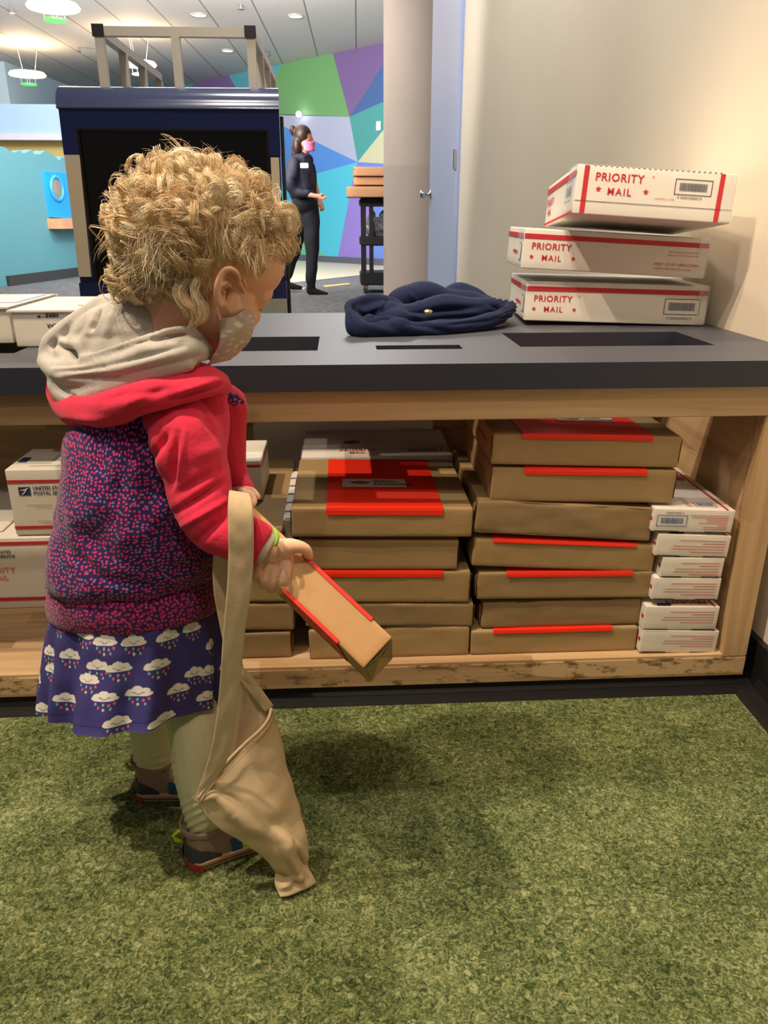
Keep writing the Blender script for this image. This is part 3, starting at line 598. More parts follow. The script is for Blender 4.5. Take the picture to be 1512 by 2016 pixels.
# ---- white priority box and dim boxes at the back of the shelf, behind the middle stack
zt = at(750, 999, Y1).z+.004
e = empty('priority_mail_box', (.066, 1.455, zt-.10), 'white flat box with red lettering lying behind the middle parcel stack', 'box')
w, d, h = .300, .20, .10; g = rbox(w, d, h, .003, .0004, 61, (6, 4, 3))
T = topm(0, 0, h); g.text('PRIORITY', .016, topm(-.075, .035, h), 1, .03, 1.1); g.text('MAIL', .014, topm(-.055, .018, h), 1, .03, 1.1)
rect(g, .045, .140, .010, .048, 0, topm(0, 0, h+.0006)); barcode(g, .052, .016, .078, .026, 4, 6, topm(0, 0, h+.0012), True, 3)
g.add([(-.05+.018*math.cos(t), .10+.012*math.sin(t), h+.0013) for t in [k*math.pi/6 for k in range(12)]], [tuple(range(12))], 1); g.text('Commerce', .010, topm(-.02, .095, h), 2, 0)
g.build('carton', mats_w(), e, True, True, angle=35)
g = MB(); g.box((-w/2-.001, 0, h*.2), (-w/2+.10, .08, h+.0012)); g.build('packing_tape', M_tape, e, local=True)
e = empty('white_carton_box', (.0, 1.665, SH), 'large pale box in shadow against the cabinet back panel', 'box')
g = rbox(.40, .11, zt-SH+.02, .003, .0004, 62, (6, 4, 3)); g.text('Commerce', .012, front(.12, zt-SH-.005), 8); g.build('carton', mats_w(), e, True, True, angle=35)
zs = at(560, 1040, Y1+.01).z+.002; yc_ = atz(530, 985, zs).y; h = at(490, 908, yc_).z-zs; xr = at(515, 940, yc_).x; wq_ = .12
e = empty('priority_mail_box', (xr-wq_/2, yc_, zs), 'cube-shaped white box with a red stripe, behind the child\'s sleeve', 'box')
g = rbox(wq_, .14, h, .003, .0004, 63, (6, 4, 3)); F = front(0, 0); rect(g, -wq_/2+.001, wq_/2-.001, h*.84, h*.91, 1, F); g.text('PRIORITY', .012, topm(-.035, .05, h), 1)
MR = Matrix.Translation((wq_/2+.0008, 0, 0))@Matrix(((0, 0, 1, 0), (1, 0, 0, 0), (0, 1, 0, 0), (0, 0, 0, 1))); rect(g, .002, .138, h*.84, h*.90, 1, MR)
g.build('carton', mats_w(), e, True, True, angle=35)
g = MB(); g.box((-wq_/2-.001, -.001, h*.92), (wq_/2+.001, .04, h+.0013)); g.build('packing_tape', M_tape, e, local=True)
# ---- left column of white boxes on the shelf
YL = 1.405
q = at(7.6, 925, YL); q1 = at(32, 1054, YL); w = .18
e = empty('postal_service_box', (q.x+w/2, YL, q1.z), 'tall white box with postal service lettering and two red stripes, behind the child\'s back', 'box'); h = q.z-q1.z
g = rbox(w, .14, h, .003, .0004, 65, (6, 4, 5)); F = front(0, 0)
rect(g, -w/2+.001, w/2-.001, h*.80, h*.845, 1, F); rect(g, -w/2+.001, w/2-.001, h*.10, h*.145, 1, F)
g.text('UNITED STATES', .0092, front(-w/2+.047, h*.70), 4, .02); g.text('POSTAL SERVICE', .0092, front(-w/2+.047, h*.62), 4, .02); rect(g, -w/2+.047, -w/2+.115, h*.685, h*.689, 4, F)
rect(g, -w/2+.020, -w/2+.042, h*.615, h*.74, 4, F)
g.add([(-w/2+.021, h*.69, 0), (-w/2+.040, h*.73, 0), (-w/2+.036, h*.70, 0), (-w/2+.030, h*.64, 0), (-w/2+.024, h*.625, 0), (-w/2+.033, h*.69, 0)], [(0, 1, 2, 5), (2, 3, 4, 5)], 0, front(0, 0, -.0018))
tlines(g, -w/2+.078, h*.47, [.048, .030], .005, 8, F, .0009); tlines(g, -w/2+.076, h*.22, [.03, .022], .004, 8, F, .0009)
g.add([(-w/2+.008, .045, 0), (-w/2+.024, .045, 0), (-w/2+.024, .075, 0), (-w/2+.008, .075, 0)], [(0, 1, 2, 3)], 4, topm(0, 0, h)); rect(g, -w/2+.04, w/2-.004, .018, .0195, 7, topm(0, 0, h))
g.build('carton', mats_w(), e, True, True, angle=35)
q2, q3 = at(-120, 1060, YL), at(150, 1193, YL); zb = SH+.0005; h = q1.z-zb-.003
e = empty('priority_mail_box', ((q2.x+q3.x)/2, YL-.004, zb), 'low wide white box with orange lettering on the cabinet shelf at far left', 'box'); w = q3.x-q2.x
g = rbox(w, .30, h, .003, .0004, 66, (6, 4, 5)); F = front(0, 0); xo = at(0, 1100, YL).x-e.location.x
rect(g, -w/2+.001, w/2-.001, h*.90, h*.945, 1, F); rect(g, -w/2+.001, w/2-.001, h*.115, h*.165, 1, F)
g.text('UNITED STATES', .0088, front(xo-.038, h*.785), 4, .02); g.text('POSTAL SERVICE', .0088, front(xo-.034, h*.725), 4, .02)
g.text('PRIORITY', .0165, front(xo-.046, h*.515), 8, .02, 1.05); g.text('MAIL', .0150, front(xo-.022, h*.41), 8, .02, 1.05); g.text('VISIT US', .0078, front(xo+.076, h*.28), 8, .01); tlines(g, xo+.108, h*.235, [.032], .005, 8, F, .0009)
g.build('carton', mats_w(), e, True, True, angle=35)
e = empty('white_carton_box', (at(-20, 1010, 1.43).x-.02, 1.43, q1.z+.0), 'small white box at the photo\'s left edge on top of the low wide box', 'box')
g = rbox(.075, .10, at(10, 1008, 1.53).z-q1.z, .003, .0004, 67, (4, 4, 4)); g.build('carton', mats_w(), e, True, True, angle=35)
# ---- three big priority boxes on the counter, right
def lift(e, z): e.location.z = z
q = dict(TLp=(1038.5, 553.8), TRp=(1400, 567.7), BLp=(1033, 629), BRp=(1385, 644))
def printbox(e, w, d, h, kind, seed):
    g = rbox(w, d, h, .0025, .0003, seed, (10, 6, 4)); F = front(0, 0)
    ML = Matrix.Translation((-w/2-.0012, 0, 0))@Matrix(((0, 0, -1, 0), (-1, 0, 0, 0), (0, 1, 0, 0), (0, 0, 0, 1)))
    if kind < 2:
        rect(g, -w/2+.001, w/2-.001, h*.755, h*.875, 1, F)
        priority(g, -w/2+.016, h*.50, .0168, F); g.add([], [])
        star(g, -w/2+.018, h*.31, .0048, 1, F); star(g, -w/2+.098, h*.31, .0048, 1, F)
        rect(g, -d+.001, -.001, h*.755, h*.875, 1, ML); rect(g, -.045, -.015, h*.2, h*.62, 2, ML); rect(g, -.044, -.016, h*.22, h*.60, 0, Matrix.Translation((-.0004, 0, 0))@ML)
        rect(g, -.13, -.06, h*.35, h*.42, 1, ML)
    if kind == 0:
        barcode(g, w/2-.084, h*.26, .070, h*.40, 2, 3, F, True, 2); g.text('P 500010000019', .0072, front(w/2-.076, h*.135), 3)
    if kind == 1:
        g.text('WHEN USED INTERNATIONALLY,', .0042, front(w/2-.076, h*.60), 5); g.text('AFFIX CUSTOMS DECLARATION', .0042, front(w/2-.077, h*.52), 5)
        g.text('VISIT US AT USPS.COM®', .0078, front(w/2-.098, h*.27), 1, 0, 1); g.text('ORDER FREE SUPPLIES ONLINE', .0052, front(w/2-.098, h*.17), 5)
    if kind == 2:
        rect(g, -w/2+.012, -w/2+.0205, .001, h-.001, 1, F); rect(g, w/2-.030, w/2-.022, .001, h-.001, 1, F)
        priority(g, -w/2+.032, h*.70, .0185, F); star(g, -w/2+.040, h*.53, .0055, 1, F); star(g, -w/2+.122, h*.53, .0055, 1, F)
        barcode(g, w/2-.105, h*.52, .064, h*.32, 2, 3, F, True, 4); g.text('P 500010000019', .0062, front(w/2-.098, h*.44), 3)
        g.text('UNDERNEATH TAPE', .0038, front(.000, h*.40), 5); rect(g, -w/2+.001, w/2-.001, h*.268, h*.280, 7, F)
        rect(g, -d+.001, -.001, h*.78, h*.90, 1, ML); rect(g, -d+.001, -.001, h*.0, h*.06, 1, ML)
        g.text('PRIORITY', .020, ML@Matrix.Translation((-.31, h*.45, 0)), 1, .02); g.text('MAIL', .018, ML@Matrix.Translation((-.29, h*.22, 0)), 1, .02); barcode(g, -.09, h*.30, .065, h*.42, 2, 3, ML, True, 6)
        # perforated edge of the lid
        for k in range(24):
            x = -w/2+.03+k*(w-.06)/23; g.add([(x-.004, -.0005, h-.0005), (x, -.0012, h+.0022), (x+.004, -.0005, h-.0005), (x, .002, h-.0005)], [(0, 2, 1), (1, 2, 3), (0, 1, 3)], 0)
    o = g.build('carton', mats_w(), e, True, True, angle=35)
    g = MB(); g.box((w/2-.020, -.0016, .004), (w/2+.0012, .05, h+.0012)); g.build('packing_tape', M_tape, e, local=True)
    g = MB(); g.box((-w/2-.0014, .002, h*.1), (-w/2+.012, .07, h+.0012)); g.build('packing_tape', M_tape, e, local=True)
    return o
BL, BR = at(1031, 629.5, 1.56), at(1385, 644, 1.53); BR.z = CT+.001; BL.z = CT+.010
e, w = boxroot('priority_mail_box', 'bottom one of three white and red boxes on the counter, framed barcode at right', 'box', BL, BR, 'white and red boxes stacked on the counter')
h0 = at(1038, 553, 1.56).z-BL.z; printbox(e, w, .235, h0, 0, 71)
BL, BR = at(1025, 528, 1.54), at(1385, 549, 1.51)
e, w = boxroot('priority_mail_box', 'middle one of three white and red boxes on the counter, web address at right', 'box', BL, BR, 'white and red boxes stacked on the counter')
printbox(e, w, .235, at(1035, 448.7, 1.54).z-BL.z, 1, 72)
BL, BR = at(1126, 420, 1.43), at(1437, 441, 1.40)
e, w = boxroot('priority_mail_box', 'topmost white and red box on the counter, tipped up, with perforated lid edge', 'box', BL, BR, 'white and red boxes stacked on the counter', -math.radians(4.4))
printbox(e, w, .325, at(1137, 321, 1.42).z-BL.z, 2, 73)
# ---- two opened white boxes on the counter, left
def lbox(x0, x1, yb, yt, Yf, d, lab, text):
    a = at(x0, yb, Yf); b = at(x1, yb, Yf); zb = CT+.001; e = empty('open_white_box', ((a.x+b.x)/2, Yf, zb), lab, 'box'); w = b.x-a.x; h = at(x0, yt, Yf).z-zb
    g = rbox(w, d, h, .002, .0004, 81, (6, 4, 4))
    if text: R180 = Matrix.Rotation(math.pi, 4, 'Z'); xx = at(116, 625, Yf).x-e.location.x; zt_ = at(116, 613, Yf).z-zb; g.text('TEAR', .0090, front(xx, zt_-.020)@R180, 2, .02); g.text('HERE', .0090, front(xx, zt_-.003)@R180, 2, .02); rect(g, xx-.032, xx, zt_-.0085, zt_-.0078, 2, front(0, 0)); g.add([(xx-.036, zt_-.008, 0), (xx-.030, zt_-.0055, 0), (xx-.030, zt_-.0105, 0)], [(0, 2, 1)], 2, front(0, 0))
    g.build('carton', mats_w(), e, True, True, angle=35)
    g = MB(); z = h+.0015; g.box((-w/2-.006, -.004, h-.001), (w/2+.002, d*.92, z+.0005)); g.build('lid_flap', M_wcart, e, local=True)
    g = MB(); g.box((w*.05, d*.25, z+.001), (w*.42, d*.85, z+.0022)); g.build('shipping_label', mat('pale_blue_label', hexc(196, 208, 226), .3), e, local=True)
    return e
lbox(33, 225, 681, 613, 1.33, .25, 'white box with upside-down tear arrow on the counter left of the child', True)
lbox(-120, 26, 664, 607, 1.37, .25, 'white box cut by the left edge, on the counter beside the tear-arrow box', False)
# ================================================================ MAIL-TRUCK BOOTH
M_navy = mat('navy_gloss', hexc(14, 28, 84), .22, coat=.6); M_roof = mat('navy_roof_sheen', hexc(74, 84, 122), .2, coat=.8); M_creamp = mat('cream_panel', hexc(214, 196, 166), .4); M_scr = mat('dark_glass', hexc(10, 8, 8), .12)  # roof navy lightened: the ceiling's reflection is put into its colour
M_alu = mat('aluminium', hexc(206, 198, 184), .45, .1); M_blkp = mat('black_cap', (.008, .008, .01), .5)
KY = 3.2; KD = 1.25
bt = empty('mail_truck_booth', (-.62, KY, 0), 'navy blue toy-sized truck booth with dark window and roof rack behind the counter', 'play truck')
TL, TR = at(118, 236, KY), at(548, 243, KY); zt = TL.z; zb = .0
zroof = at(126, 170, KY+.07).z
xl0, xr0 = TL.x, TR.x; zc = at(150, 545, KY).z; zh = at(150, 305, KY).z; ztop = at(118, 208, KY).z
BLx = at(157, 575, KY).x; BRx = at(566, 612, KY).x
def fx(x, z): # booth flares slightly toward its foot
    t = (ztop-z)/(ztop-.5); return x+(BLx-xl0)*t if x < -.6 else x
g = MB()
def slabp(g, x0, x1, z0, z1, y0, y1, m=0):
    vs = [(fx(x0, z0) if x0 < -.6 else x0, y0, z0), (x1, y0, z0), (x1, y0, z1), (fx(x0, z1), y0, z1)]; vs += [(a, y1, c) for a, _, c in vs]
    g.add(vs, [(0, 1, 2, 3), (7, 6, 5, 4), (0, 4, 5, 1), (1, 5, 6, 2), (2, 6, 7, 3), (3, 7, 4, 0)], m)
XB = xr0*(KY+KD)/KY-.03
f4 = [(fx(xl0, 0), 0), (xr0, 0), (xr0, ztop), (xl0, ztop)]; b4 = [(fx(xl0, 0), 0), (XB, 0), (XB, ztop), (xl0, ztop)]
g.add([(x, KY+.02, z) for x, z in f4]+[(x, KY+KD, z) for x, z in b4], [(0, 1, 2, 3), (7, 6, 5, 4), (0, 4, 5, 1), (1, 5, 6, 2), (2, 6, 7, 3), (3, 7, 4, 0)]); g.build('truck_body', M_navy, bt)
ox0, ox1 = at(150, 250, KY).x, at(528, 258, KY).x; oz1 = at(340, 254, KY).z; oz0 = at(340, 556, KY).z
g = MB(); slabp(g, xl0, xr0+.004, oz1, ztop, KY, KY+.02); g.build('header_panel', M_navy, bt)
g = MB(); slabp(g, xl0, xr0+.004, .35, oz0, KY, KY+.02); g.build('lower_panel', M_navy, bt)
g = MB(); slabp(g, xl0, ox0, zh, oz1, KY, KY+.02); g.build('corner_panel', M_navy, bt)
g = MB(); g.box((ox1, KY, zh), (xr0+.004, KY+.02, oz1)); g.build('corner_panel', M_navy, bt)
g = MB(); g.box((ox0+.001, KY+.008, oz0), (ox1, KY+.018, oz1)); g.build('window_screen', M_scr, bt)
g = MB()
for a, b, c, d in ((ox0, ox1, oz1-.008, oz1), (ox0, ox0+.008, oz0, oz1-.008), (ox1-.008, ox1, oz0, oz1-.008)):
    g = MB(); g.box((a, KY-.004, c), (b, KY+.01, d)); g.build('window_frame', mat('window_frame_metal', hexc(40, 34, 24), .3, .5), bt)
xa, xb = at(126, 305, KY).x, at(153, 305, KY).x
g = MB(); g.add([(fx(xl0, zh)+.002, KY-.002, zh), (ox0, KY-.002, zh), (at(180, 548, KY).x, KY-.002, zc), (fx(xl0, zc)+.004, KY-.002, zc)]+[(fx(xl0, zh)+.002, KY+.02, zh), (ox0, KY+.02, zh), (at(180, 548, KY).x, KY+.02, zc), (fx(xl0, zc)+.004, KY+.02, zc)], [(0, 3, 2, 1), (0, 1, 5, 4), (1, 2, 6, 5), (2, 3, 7, 6), (3, 0, 4, 7)]); g.build('side_strip', M_creamp, bt, label='cream painted strip')
zh2 = at(540, 310, KY).z; g = MB(); g.box((ox1+.004, KY-.002, zc), (xr0-.004, KY+.02, zh2)); g.build('side_strip', M_creamp, bt, label='cream painted strip')
g = MB(); g.box((fx(xl0, .5), KY-.003, .30), (xr0+.004, KY+.02, at(545, 588, KY).z)); g.build('foot_band', mat('pale_grey_green', hexc(150, 150, 138), .4), bt)
g = MB(); g.tube([(xr0+.012, KY+.01, ztop-.03), (BRx+.008, KY+.01, .3)], .007, 8); g.build('edge_strip', M_blkp, bt, label='black rubber edge strip')
# rounded roof
prof = [(KY-.012, ztop-.010), (KY-.014, ztop-.005), (KY-.010, ztop+.0)]
for k in range(1, 9): a = k/8*math.pi/2; prof.append((KY-.010+.085*(1-math.cos(a)), ztop+(zroof-ztop)*math.sin(a)))
prof += [(KY+KD, zroof), (KY+KD, ztop-.010)]
g = MB(); rx = lambda y: (xr0+.006)+(XB-xr0)*max(0, (y-KY)/KD); P = [[(x, y, z) for x in (xl0-.004, rx(y))] for y, z in prof]; g.grid(P); n = len(prof)
g.add([(xl0-.004, y, z) for y, z in prof], [tuple(range(n))]); g.add([(rx(y), y, z) for y, z in prof], [tuple(range(n))[::-1]]); g.build('roof', M_roof, bt, True, angle=40, fixn=True)
# roof rack of square aluminium tube
RY = KY+.12; t = .0155
def bar(a, b, n='rack_bar'):
    a, b = Vector(a), Vector(b); d = (b-a).normalized(); u = d.cross(Vector((0, 1, 0)) if abs(d.y) < .9 else Vector((1, 0, 0))).normalized(); v = d.cross(u); g = MB()
    vs = [p+u*s*t+v*q*t for p in (a, b) for s, q in ((-1, -1), (1, -1), (1, 1), (-1, 1))]
    g.add(vs, [(0, 1, 2, 3), (7, 6, 5, 4), (0, 4, 5, 1), (1, 5, 6, 2), (2, 6, 7, 3), (3, 7, 4, 0)]); return g.build(n, M_alu, rk)
zt1 = at(190, 62, RY).z; xL1, xR1 = at(195, 60, RY).x, at(494, 75, RY).x
rk = empty('roof_rack', ((xL1+xR1)/2, RY, zroof), 'grey aluminium tube rack standing on the truck booth roof', 'rack')
bar((xL1, RY, zt1), (xR1, RY, zt1)); RB = RY+1.0
for yy in (RY, RY+.33, RY+.66, RB):
    for x in (xL1, xR1): bar((x, yy, zroof-.01), (x, yy, zt1-t), 'rack_post')
bar(((xL1+xR1)/2, RY, zroof-.01), ((xL1+xR1)/2, RY, zt1-t), 'rack_post')
bar((xL1, RY+t, zt1), (xL1, RB, zt1)); bar((xR1, RY+t, zt1), (xR1, RB, zt1))
for x in (xL1, xR1):
    g = MB(); g.box((x-.021, RY-t-.006, zt1-.019), (x+.021, RY-t+.002, zt1+.021)); g.build('end_cap', M_blkp, rk, label='black plastic end cap')
# ================================================================ CART
CY = 9.0; M_cart = mat('black_plastic_cart', hexc(20, 21, 24), .5)
a = atz(716, 578, 0); X0 = a.x; CY = a.y; SC = CY/8.8
ca = empty('utility_cart', (X0+.45, CY+.25, 0), 'black rolling utility cart by the pillar carrying flat brown boxes', 'cart')
def cz(y): return at(720, y, CY).z
def sx(px): return at(px, 450, CY).x
xl = sx(709); W_ = .95
for z1, z0, nm in ((cz(390), cz(406), 'top_tray'), (cz(466), cz(484), 'middle_tray'), (cz(537), cz(562), 'bottom_tray')):
    g = MB(); g.box((xl, CY, z0), (xl+W_, CY+.5, z1), 0, None, .012); g.build(nm, M_cart, ca)
for x in (xl+.02, xl+.10, xl+W_-.06):
    for y in ((CY+.02), (CY+.44)):
        if x == xl+.10 and y > CY+.1: continue
        g = MB(); g.box((x-.0, y, cz(560)), (x+.045, y+.04, cz(395))); g.build('cart_post', M_cart, ca)
for x in (xl+.06, xl+W_-.08):
    for y in (CY+.06, CY+.42):
        g = MB(); g.tube([(x-.018, y, .055), (x+.018, y, .055)], .055, 18); g.build('caster', mat('caster_grey', hexc(70, 66, 62), .5), ca)
        g = MB(); g.box((x-.03, y-.02, .06), (x+.03, y+.02, cz(556))); g.build('caster_fork', M_steel, ca)
M_kr2 = mat('hall_kraft', hexc(188, 142, 104), .6, var=.05, bump=.05, bscale=10)
for i, (x0, yb, yt, dy, lb) in enumerate([(683, 388, 366, -.16, 'wide flat brown box at the bottom of the pile on the cart'), (697, 364, 347, -.02, 'middle brown box of the pile on the cart'), (696, 346, 327, -.06, 'top brown box of the pile on the cart')]):
    yf = CY+dy; z0, z1 = at(x0, yb, yf).z, at(x0, yt, yf).z; e = empty('brown_box', (at(x0, yb, yf).x+.33, yf, z0), lb, 'box', 'brown boxes on the cart')
    g = rbox(.66, .5, z1-z0-.004, .008, .003, i+90, (8, 6, 3)); g.build('carton', M_kr2, e, True, True, angle=40)
for i, (px, lb) in enumerate([(736, 'crumpled grey plastic bag on the middle shelf of the cart'), (752, 'second grey plastic bag on the cart shelf, half behind the pillar')]):
    c = at(px, 466, CY+.2); g = MB(); zb_ = cz(466)
    def dsp(co, nr): return co+nr*np.array([[.035*noise.noise(Vector(p)*16+Vector((i*5, 0, 0)))] for p in co])
    g.ell((c.x, CY+.22, zb_+.09), ((.11, 0, 0), (0, .10, 0), (0, 0, .10)), 24); g.ell((c.x-.02+.03*i, CY+.22, zb_+.20), ((.035, 0, 0), (0, .04, 0), (0, 0, .09)), 16)
    o = g.remesh('plastic_bag', mat('grey_poly', hexc(150, 150, 156), .25, spec=.6), .012, None, 1, None, dsp, (c.x, CY+.22, zb_)); tag(o, lb, 'plastic bag', 'grey plastic bags on the cart')
# ================================================================ THE CHILD
SKIN = mat('skin', hexc(236, 186, 154), .5, var=.06, vscale=18, sss=.12, spec=.35, bump=.02, bscale=300)
RED = mat('coral_red_fleece', hexc(220, 50, 80), .9, var=.05, vscale=90, bump=.10, bscale=260, sheen=.12, spec=.2)
GREY = mat('grey_jersey', hexc(192, 186, 178), .9, var=.05, vscale=120, bump=.08, bscale=300, sheen=.2, spec=.2)
def dots(name, scale, thr, base, pink, lav, pfrac):
    m = bpy.data.materials.new(name); m.use_nodes = True; nt = m.node_tree; N = nt.nodes; L = nt.links; b = N['Principled BSDF']
    uv = N.new('ShaderNodeUVMap'); uv.uv_map = 'UVMap'
    v = N.new('ShaderNodeTexVoronoi'); v.voronoi_dimensions = '2D'; v.inputs['Scale'].default_value = scale; v.inputs['Randomness'].default_value = .75; L.new(uv.outputs[0], v.inputs['Vector'])
    lt = N.new('ShaderNodeMath'); lt.operation = 'LESS_THAN'; lt.inputs[1].default_value = thr; L.new(v.outputs['Distance'], lt.inputs[0])
    sc_ = N.new('ShaderNodeSeparateColor'); L.new(v.outputs['Color'], sc_.inputs[0])
    nz = N.new('ShaderNodeTexNoise'); nz.inputs['Scale'].default_value = 26; L.new(uv.outputs[0], nz.inputs[0])
    ad = N.new('ShaderNodeMath'); ad.operation = 'ADD'; L.new(sc_.outputs[0], ad.inputs[0]); L.new(nz.outputs[0], ad.inputs[1])
    r = N.new('ShaderNodeValToRGB'); r.color_ramp.interpolation = 'CONSTANT'; e = r.color_ramp.elements; e[0].position = 0; e[0].color = (*lav, 1); e[1].position = .62*(1-pfrac)+.1; e[1].color = (*pink, 1)
    e2 = e.new(min(.95, e[1].position+.35)); e2.color = (*tuple(x*.75 for x in pink), 1)
    hf = N.new('ShaderNodeMath'); hf.operation = 'MULTIPLY'; hf.inputs[1].default_value = .6; L.new(ad.outputs[0], hf.inputs[0]); L.new(hf.outputs[0], r.inputs[0])
    mx = N.new('ShaderNodeMix'); mx.data_type = 'RGBA'; mx.inputs['A'].default_value = (*base, 1); L.new(lt.outputs[0], mx.inputs['Factor']); L.new(r.outputs[0], mx.inputs['B']); L.new(mx.outputs['Result'], b.inputs['Base Color'])
    b.inputs['Roughness'].default_value = .85; b.inputs['Sheen Weight'].default_value = .2; b.inputs['Specular IOR Level'].default_value = .2
    return m
DOT = dots('dotted_fleece', 200, .31, hexc(46, 36, 92), hexc(222, 58, 120), hexc(142, 112, 176), .45)
DOT2 = dots('dotted_fleece_hem', 215, .36, hexc(62, 36, 92), hexc(222, 58, 120), hexc(150, 90, 150), .8)
CREAM = mat('cream_leggings', hexc(206, 202, 160), .8, var=.03, vscale=200, bump=.03, bscale=500, sheen=.15)
CANVAS = mat('beige_canvas', hexc(208, 183, 146), .85, var=.04, vscale=300, bump=.06, bscale=700)
def creases(lst, facing=True):
    def f(co, nr):
        px, py = proj(co); d = np.zeros(len(co))
        fc = np.clip(-(nr@_F)*2, 0, 1) if facing else 1
        for x0, y0, x1, y1, w, a in lst:
            vx, vy = x1-x0, y1-y0; L2 = vx*vx+vy*vy; t = np.clip(((px-x0)*vx+(py-y0)*vy)/L2, 0, 1); t2 = np.clip(t, 0, 1)
            q = np.hypot(px-x0-t*vx, py-y0-t*vy); d += a*.001*np.exp(-(q/w)**2)*np.sin(np.pi*(.12+.76*t2))
        return co+nr*(d*fc)[:, None]
    return f
def wob(amp, s, seed=0):
    def f(co, nr): return co+nr*np.array([amp*(noise.noise(Vector((p[0]*s+seed, p[1]*s, p[2]*s)))) for p in co])[:, None]
    return f
def chain(*fs):
    def f(co, nr):
        for q in fs: co = q(co, nr)
        return co
    return f
person_loc = at(360, 1690, .86); person_loc.z = 0; person_loc = Vector((-.25, .86, 0))
# ---- body: one continuous surface
g = MB()
def ellpx(px, py, Y, ra, rb, rc, ang=0, n=28, gg=None):   # ra, rb in px in the picture plane, rc (m) in depth
    c = at(px, py, Y); k = dep(c)/CF; R_ = Vector(_R); U_ = Vector(_U); ca, sa = math.cos(math.radians(ang)), math.sin(math.radians(ang))
    (gg or g).ell(c, ((R_*ca-U_*sa)*ra*k, (R_*sa+U_*ca)*rb*k, VIEW*rc), n)
HC = (396, 468, .868)
ellpx(HC[0], HC[1], HC[2], 142, 118, .068, 15)
ellpx(474, 506, .870, 88, 80, .060, 20)          # forehead
ellpx(445, 600, .868, 62, 86, .048, 0)           # lower face
stroke(g, [(462, 585, .852, 40), (448, 620, .846, 36), (438, 655, .858, 34)], 4)       # cheek
stroke(g, [(505, 570, .868, 34), (508, 588, .870, 20)], 4)             # brow
stroke(g, [(496, 600, .872, 14), (503, 622, .874, 11), (498, 632, .874, 10)], 4)    # nose (under the mask)
stroke(g, [(470, 655, .870, 20), (452, 680, .870, 24), (425, 688, .868, 26)], 4)      # mouth and chin
stroke(g, [(385, 560, .872, 84), (350, 630, .872, 78), (312, 700, .872, 84), (280, 770, .872, 110)], 5, .8)   # neck
for e_ in ([(468, 562, .801, 3), (471, 549, .796, 4.5), (464, 535, .791, 5.5), (450, 529, .788, 6), (438, 537, .787, 6.5), (430, 553, .787, 7), (427, 572, .789, 7.5), (428, 588, .793, 8), (433, 598, .797, 7), (438, 592, .801, 5)],
           [(450, 553, .799, 3.5), (442, 566, .796, 4), (440, 582, .798, 4)], [(436, 560, .803, 9), (436, 585, .804, 8)]): stroke(g, e_, 4)
stroke(g, [(275, 800, .872, 100), (262, 900, .875, 112), (262, 1000, .875, 116), (268, 1150, .875, 110), (275, 1230, .875, 96)], 4, .6)
stroke(g, [(345, 830, .81, 44), (385, 930, .785, 32), (414, 1018, .765, 25), (470, 1055, .757, 25), (520, 1078, .756, 23), (540, 1090, .757, 24)], 5)
stroke(g, [(548, 1104, .757, 31), (552, 1120, .757, 30)], 4, .62); stroke(g, [(536, 1098, .757, 24), (530, 1112, .757, 23)], 3, .6)
stroke(g, [(540, 1082, .754, 22), (570, 1076, .752, 17), (592, 1077, .751, 12.5), (603, 1084, .753, 11.5), (608, 1094, .758, 9), (609, 1099, .762, 7)], 5)
for fpts in ([(562, 1106, .754, 14), (563, 1128, .747, 12), (558, 1148, .746, 11.5), (552, 1160, .754, 11), (553, 1158, .770, 9)],
             [(545, 1110, .753, 12), (541, 1132, .747, 9.5), (536, 1150, .746, 9.5), (533.5, 1160, .755, 9), (537, 1154, .772, 8)],
             [(530, 1108, .753, 12), (525, 1129, .748, 8.5), (519.5, 1145, .747, 8.5), (518, 1153, .756, 8), (523, 1147, .772, 7)],
             [(518, 1102, .755, 11), (510, 1118, .750, 8), (505, 1132, .750, 8), (504, 1141, .759, 7.5), (510, 1136, .773, 6.5)]): stroke(g, fpts, 5)
# far arm and hand gripping the far top edge
stroke(g, [(400, 830, .93, 44), (425, 900, .94, 34), (450, 950, .93, 26), (470, 972, .90, 20), (480, 978, .88, 18)], 5)
for fp in ([(480, 974, .875, 12), (492, 975, .862, 9), (499, 985, .85, 8), (498, 992, .842, 7)], [(478, 984, .875, 11), (488, 990, .86, 8), (493, 996, .85, 7)], [(472, 970, .87, 9), (478, 968, .855, 8), (482, 974, .845, 7)], [(484, 966, .885, 10), (498, 968, .88, 8), (507, 978, .87, 7)], [(470, 990, .88, 10), (478, 1000, .87, 7), (482, 1004, .86, 6)]): stroke(g, fp, 4)
# legs
stroke(g, [(315, 1230, .868, 60), (345, 1300, .872, 48), (372, 1400, .856, 44), (394, 1500, .828, 44), (404, 1600, .816, 32), (406, 1660, .816, 26)], 5)
stroke(g, [(250, 1230, .90, 60), (290, 1400, .94, 36), (302, 1500, .945, 30), (308, 1560, .945, 24)], 5)
dfoot = Vector((math.cos(math.radians(24)), math.sin(math.radians(24)), 0)); an1 = at(406, 1660, .816)
sh1 = Vector((-.2045, .8085, 0)); sh2 = Vector((-.301, .943, 0))
for hp, dg_ in ((sh1, 24), (sh2, -3)):
    d_ = Vector((math.cos(math.radians(dg_)), math.sin(math.radians(dg_)), 0)); g.tube([hp+d_*.022+Vector((0, 0, .05)), hp+d_*.03+Vector((0, 0, .026)), hp+d_*.09+Vector((0, 0, .020)), hp+d_*.125+Vector((0, 0, .018))], [.02, .02, .02, .012], 14, 0, True)
BODY = g.remesh('person', SKIN, .0016, None, 4, None, creases([(450, 545, 460, 556, 8, -11), (452, 548, 443, 590, 6, -9), (531, 1122, 527, 1152, 2.5, -1.6), (551, 1124, 544, 1158, 2.5, -1.6), (516, 1116, 512, 1144, 2.5, -1.4)]), person_loc)
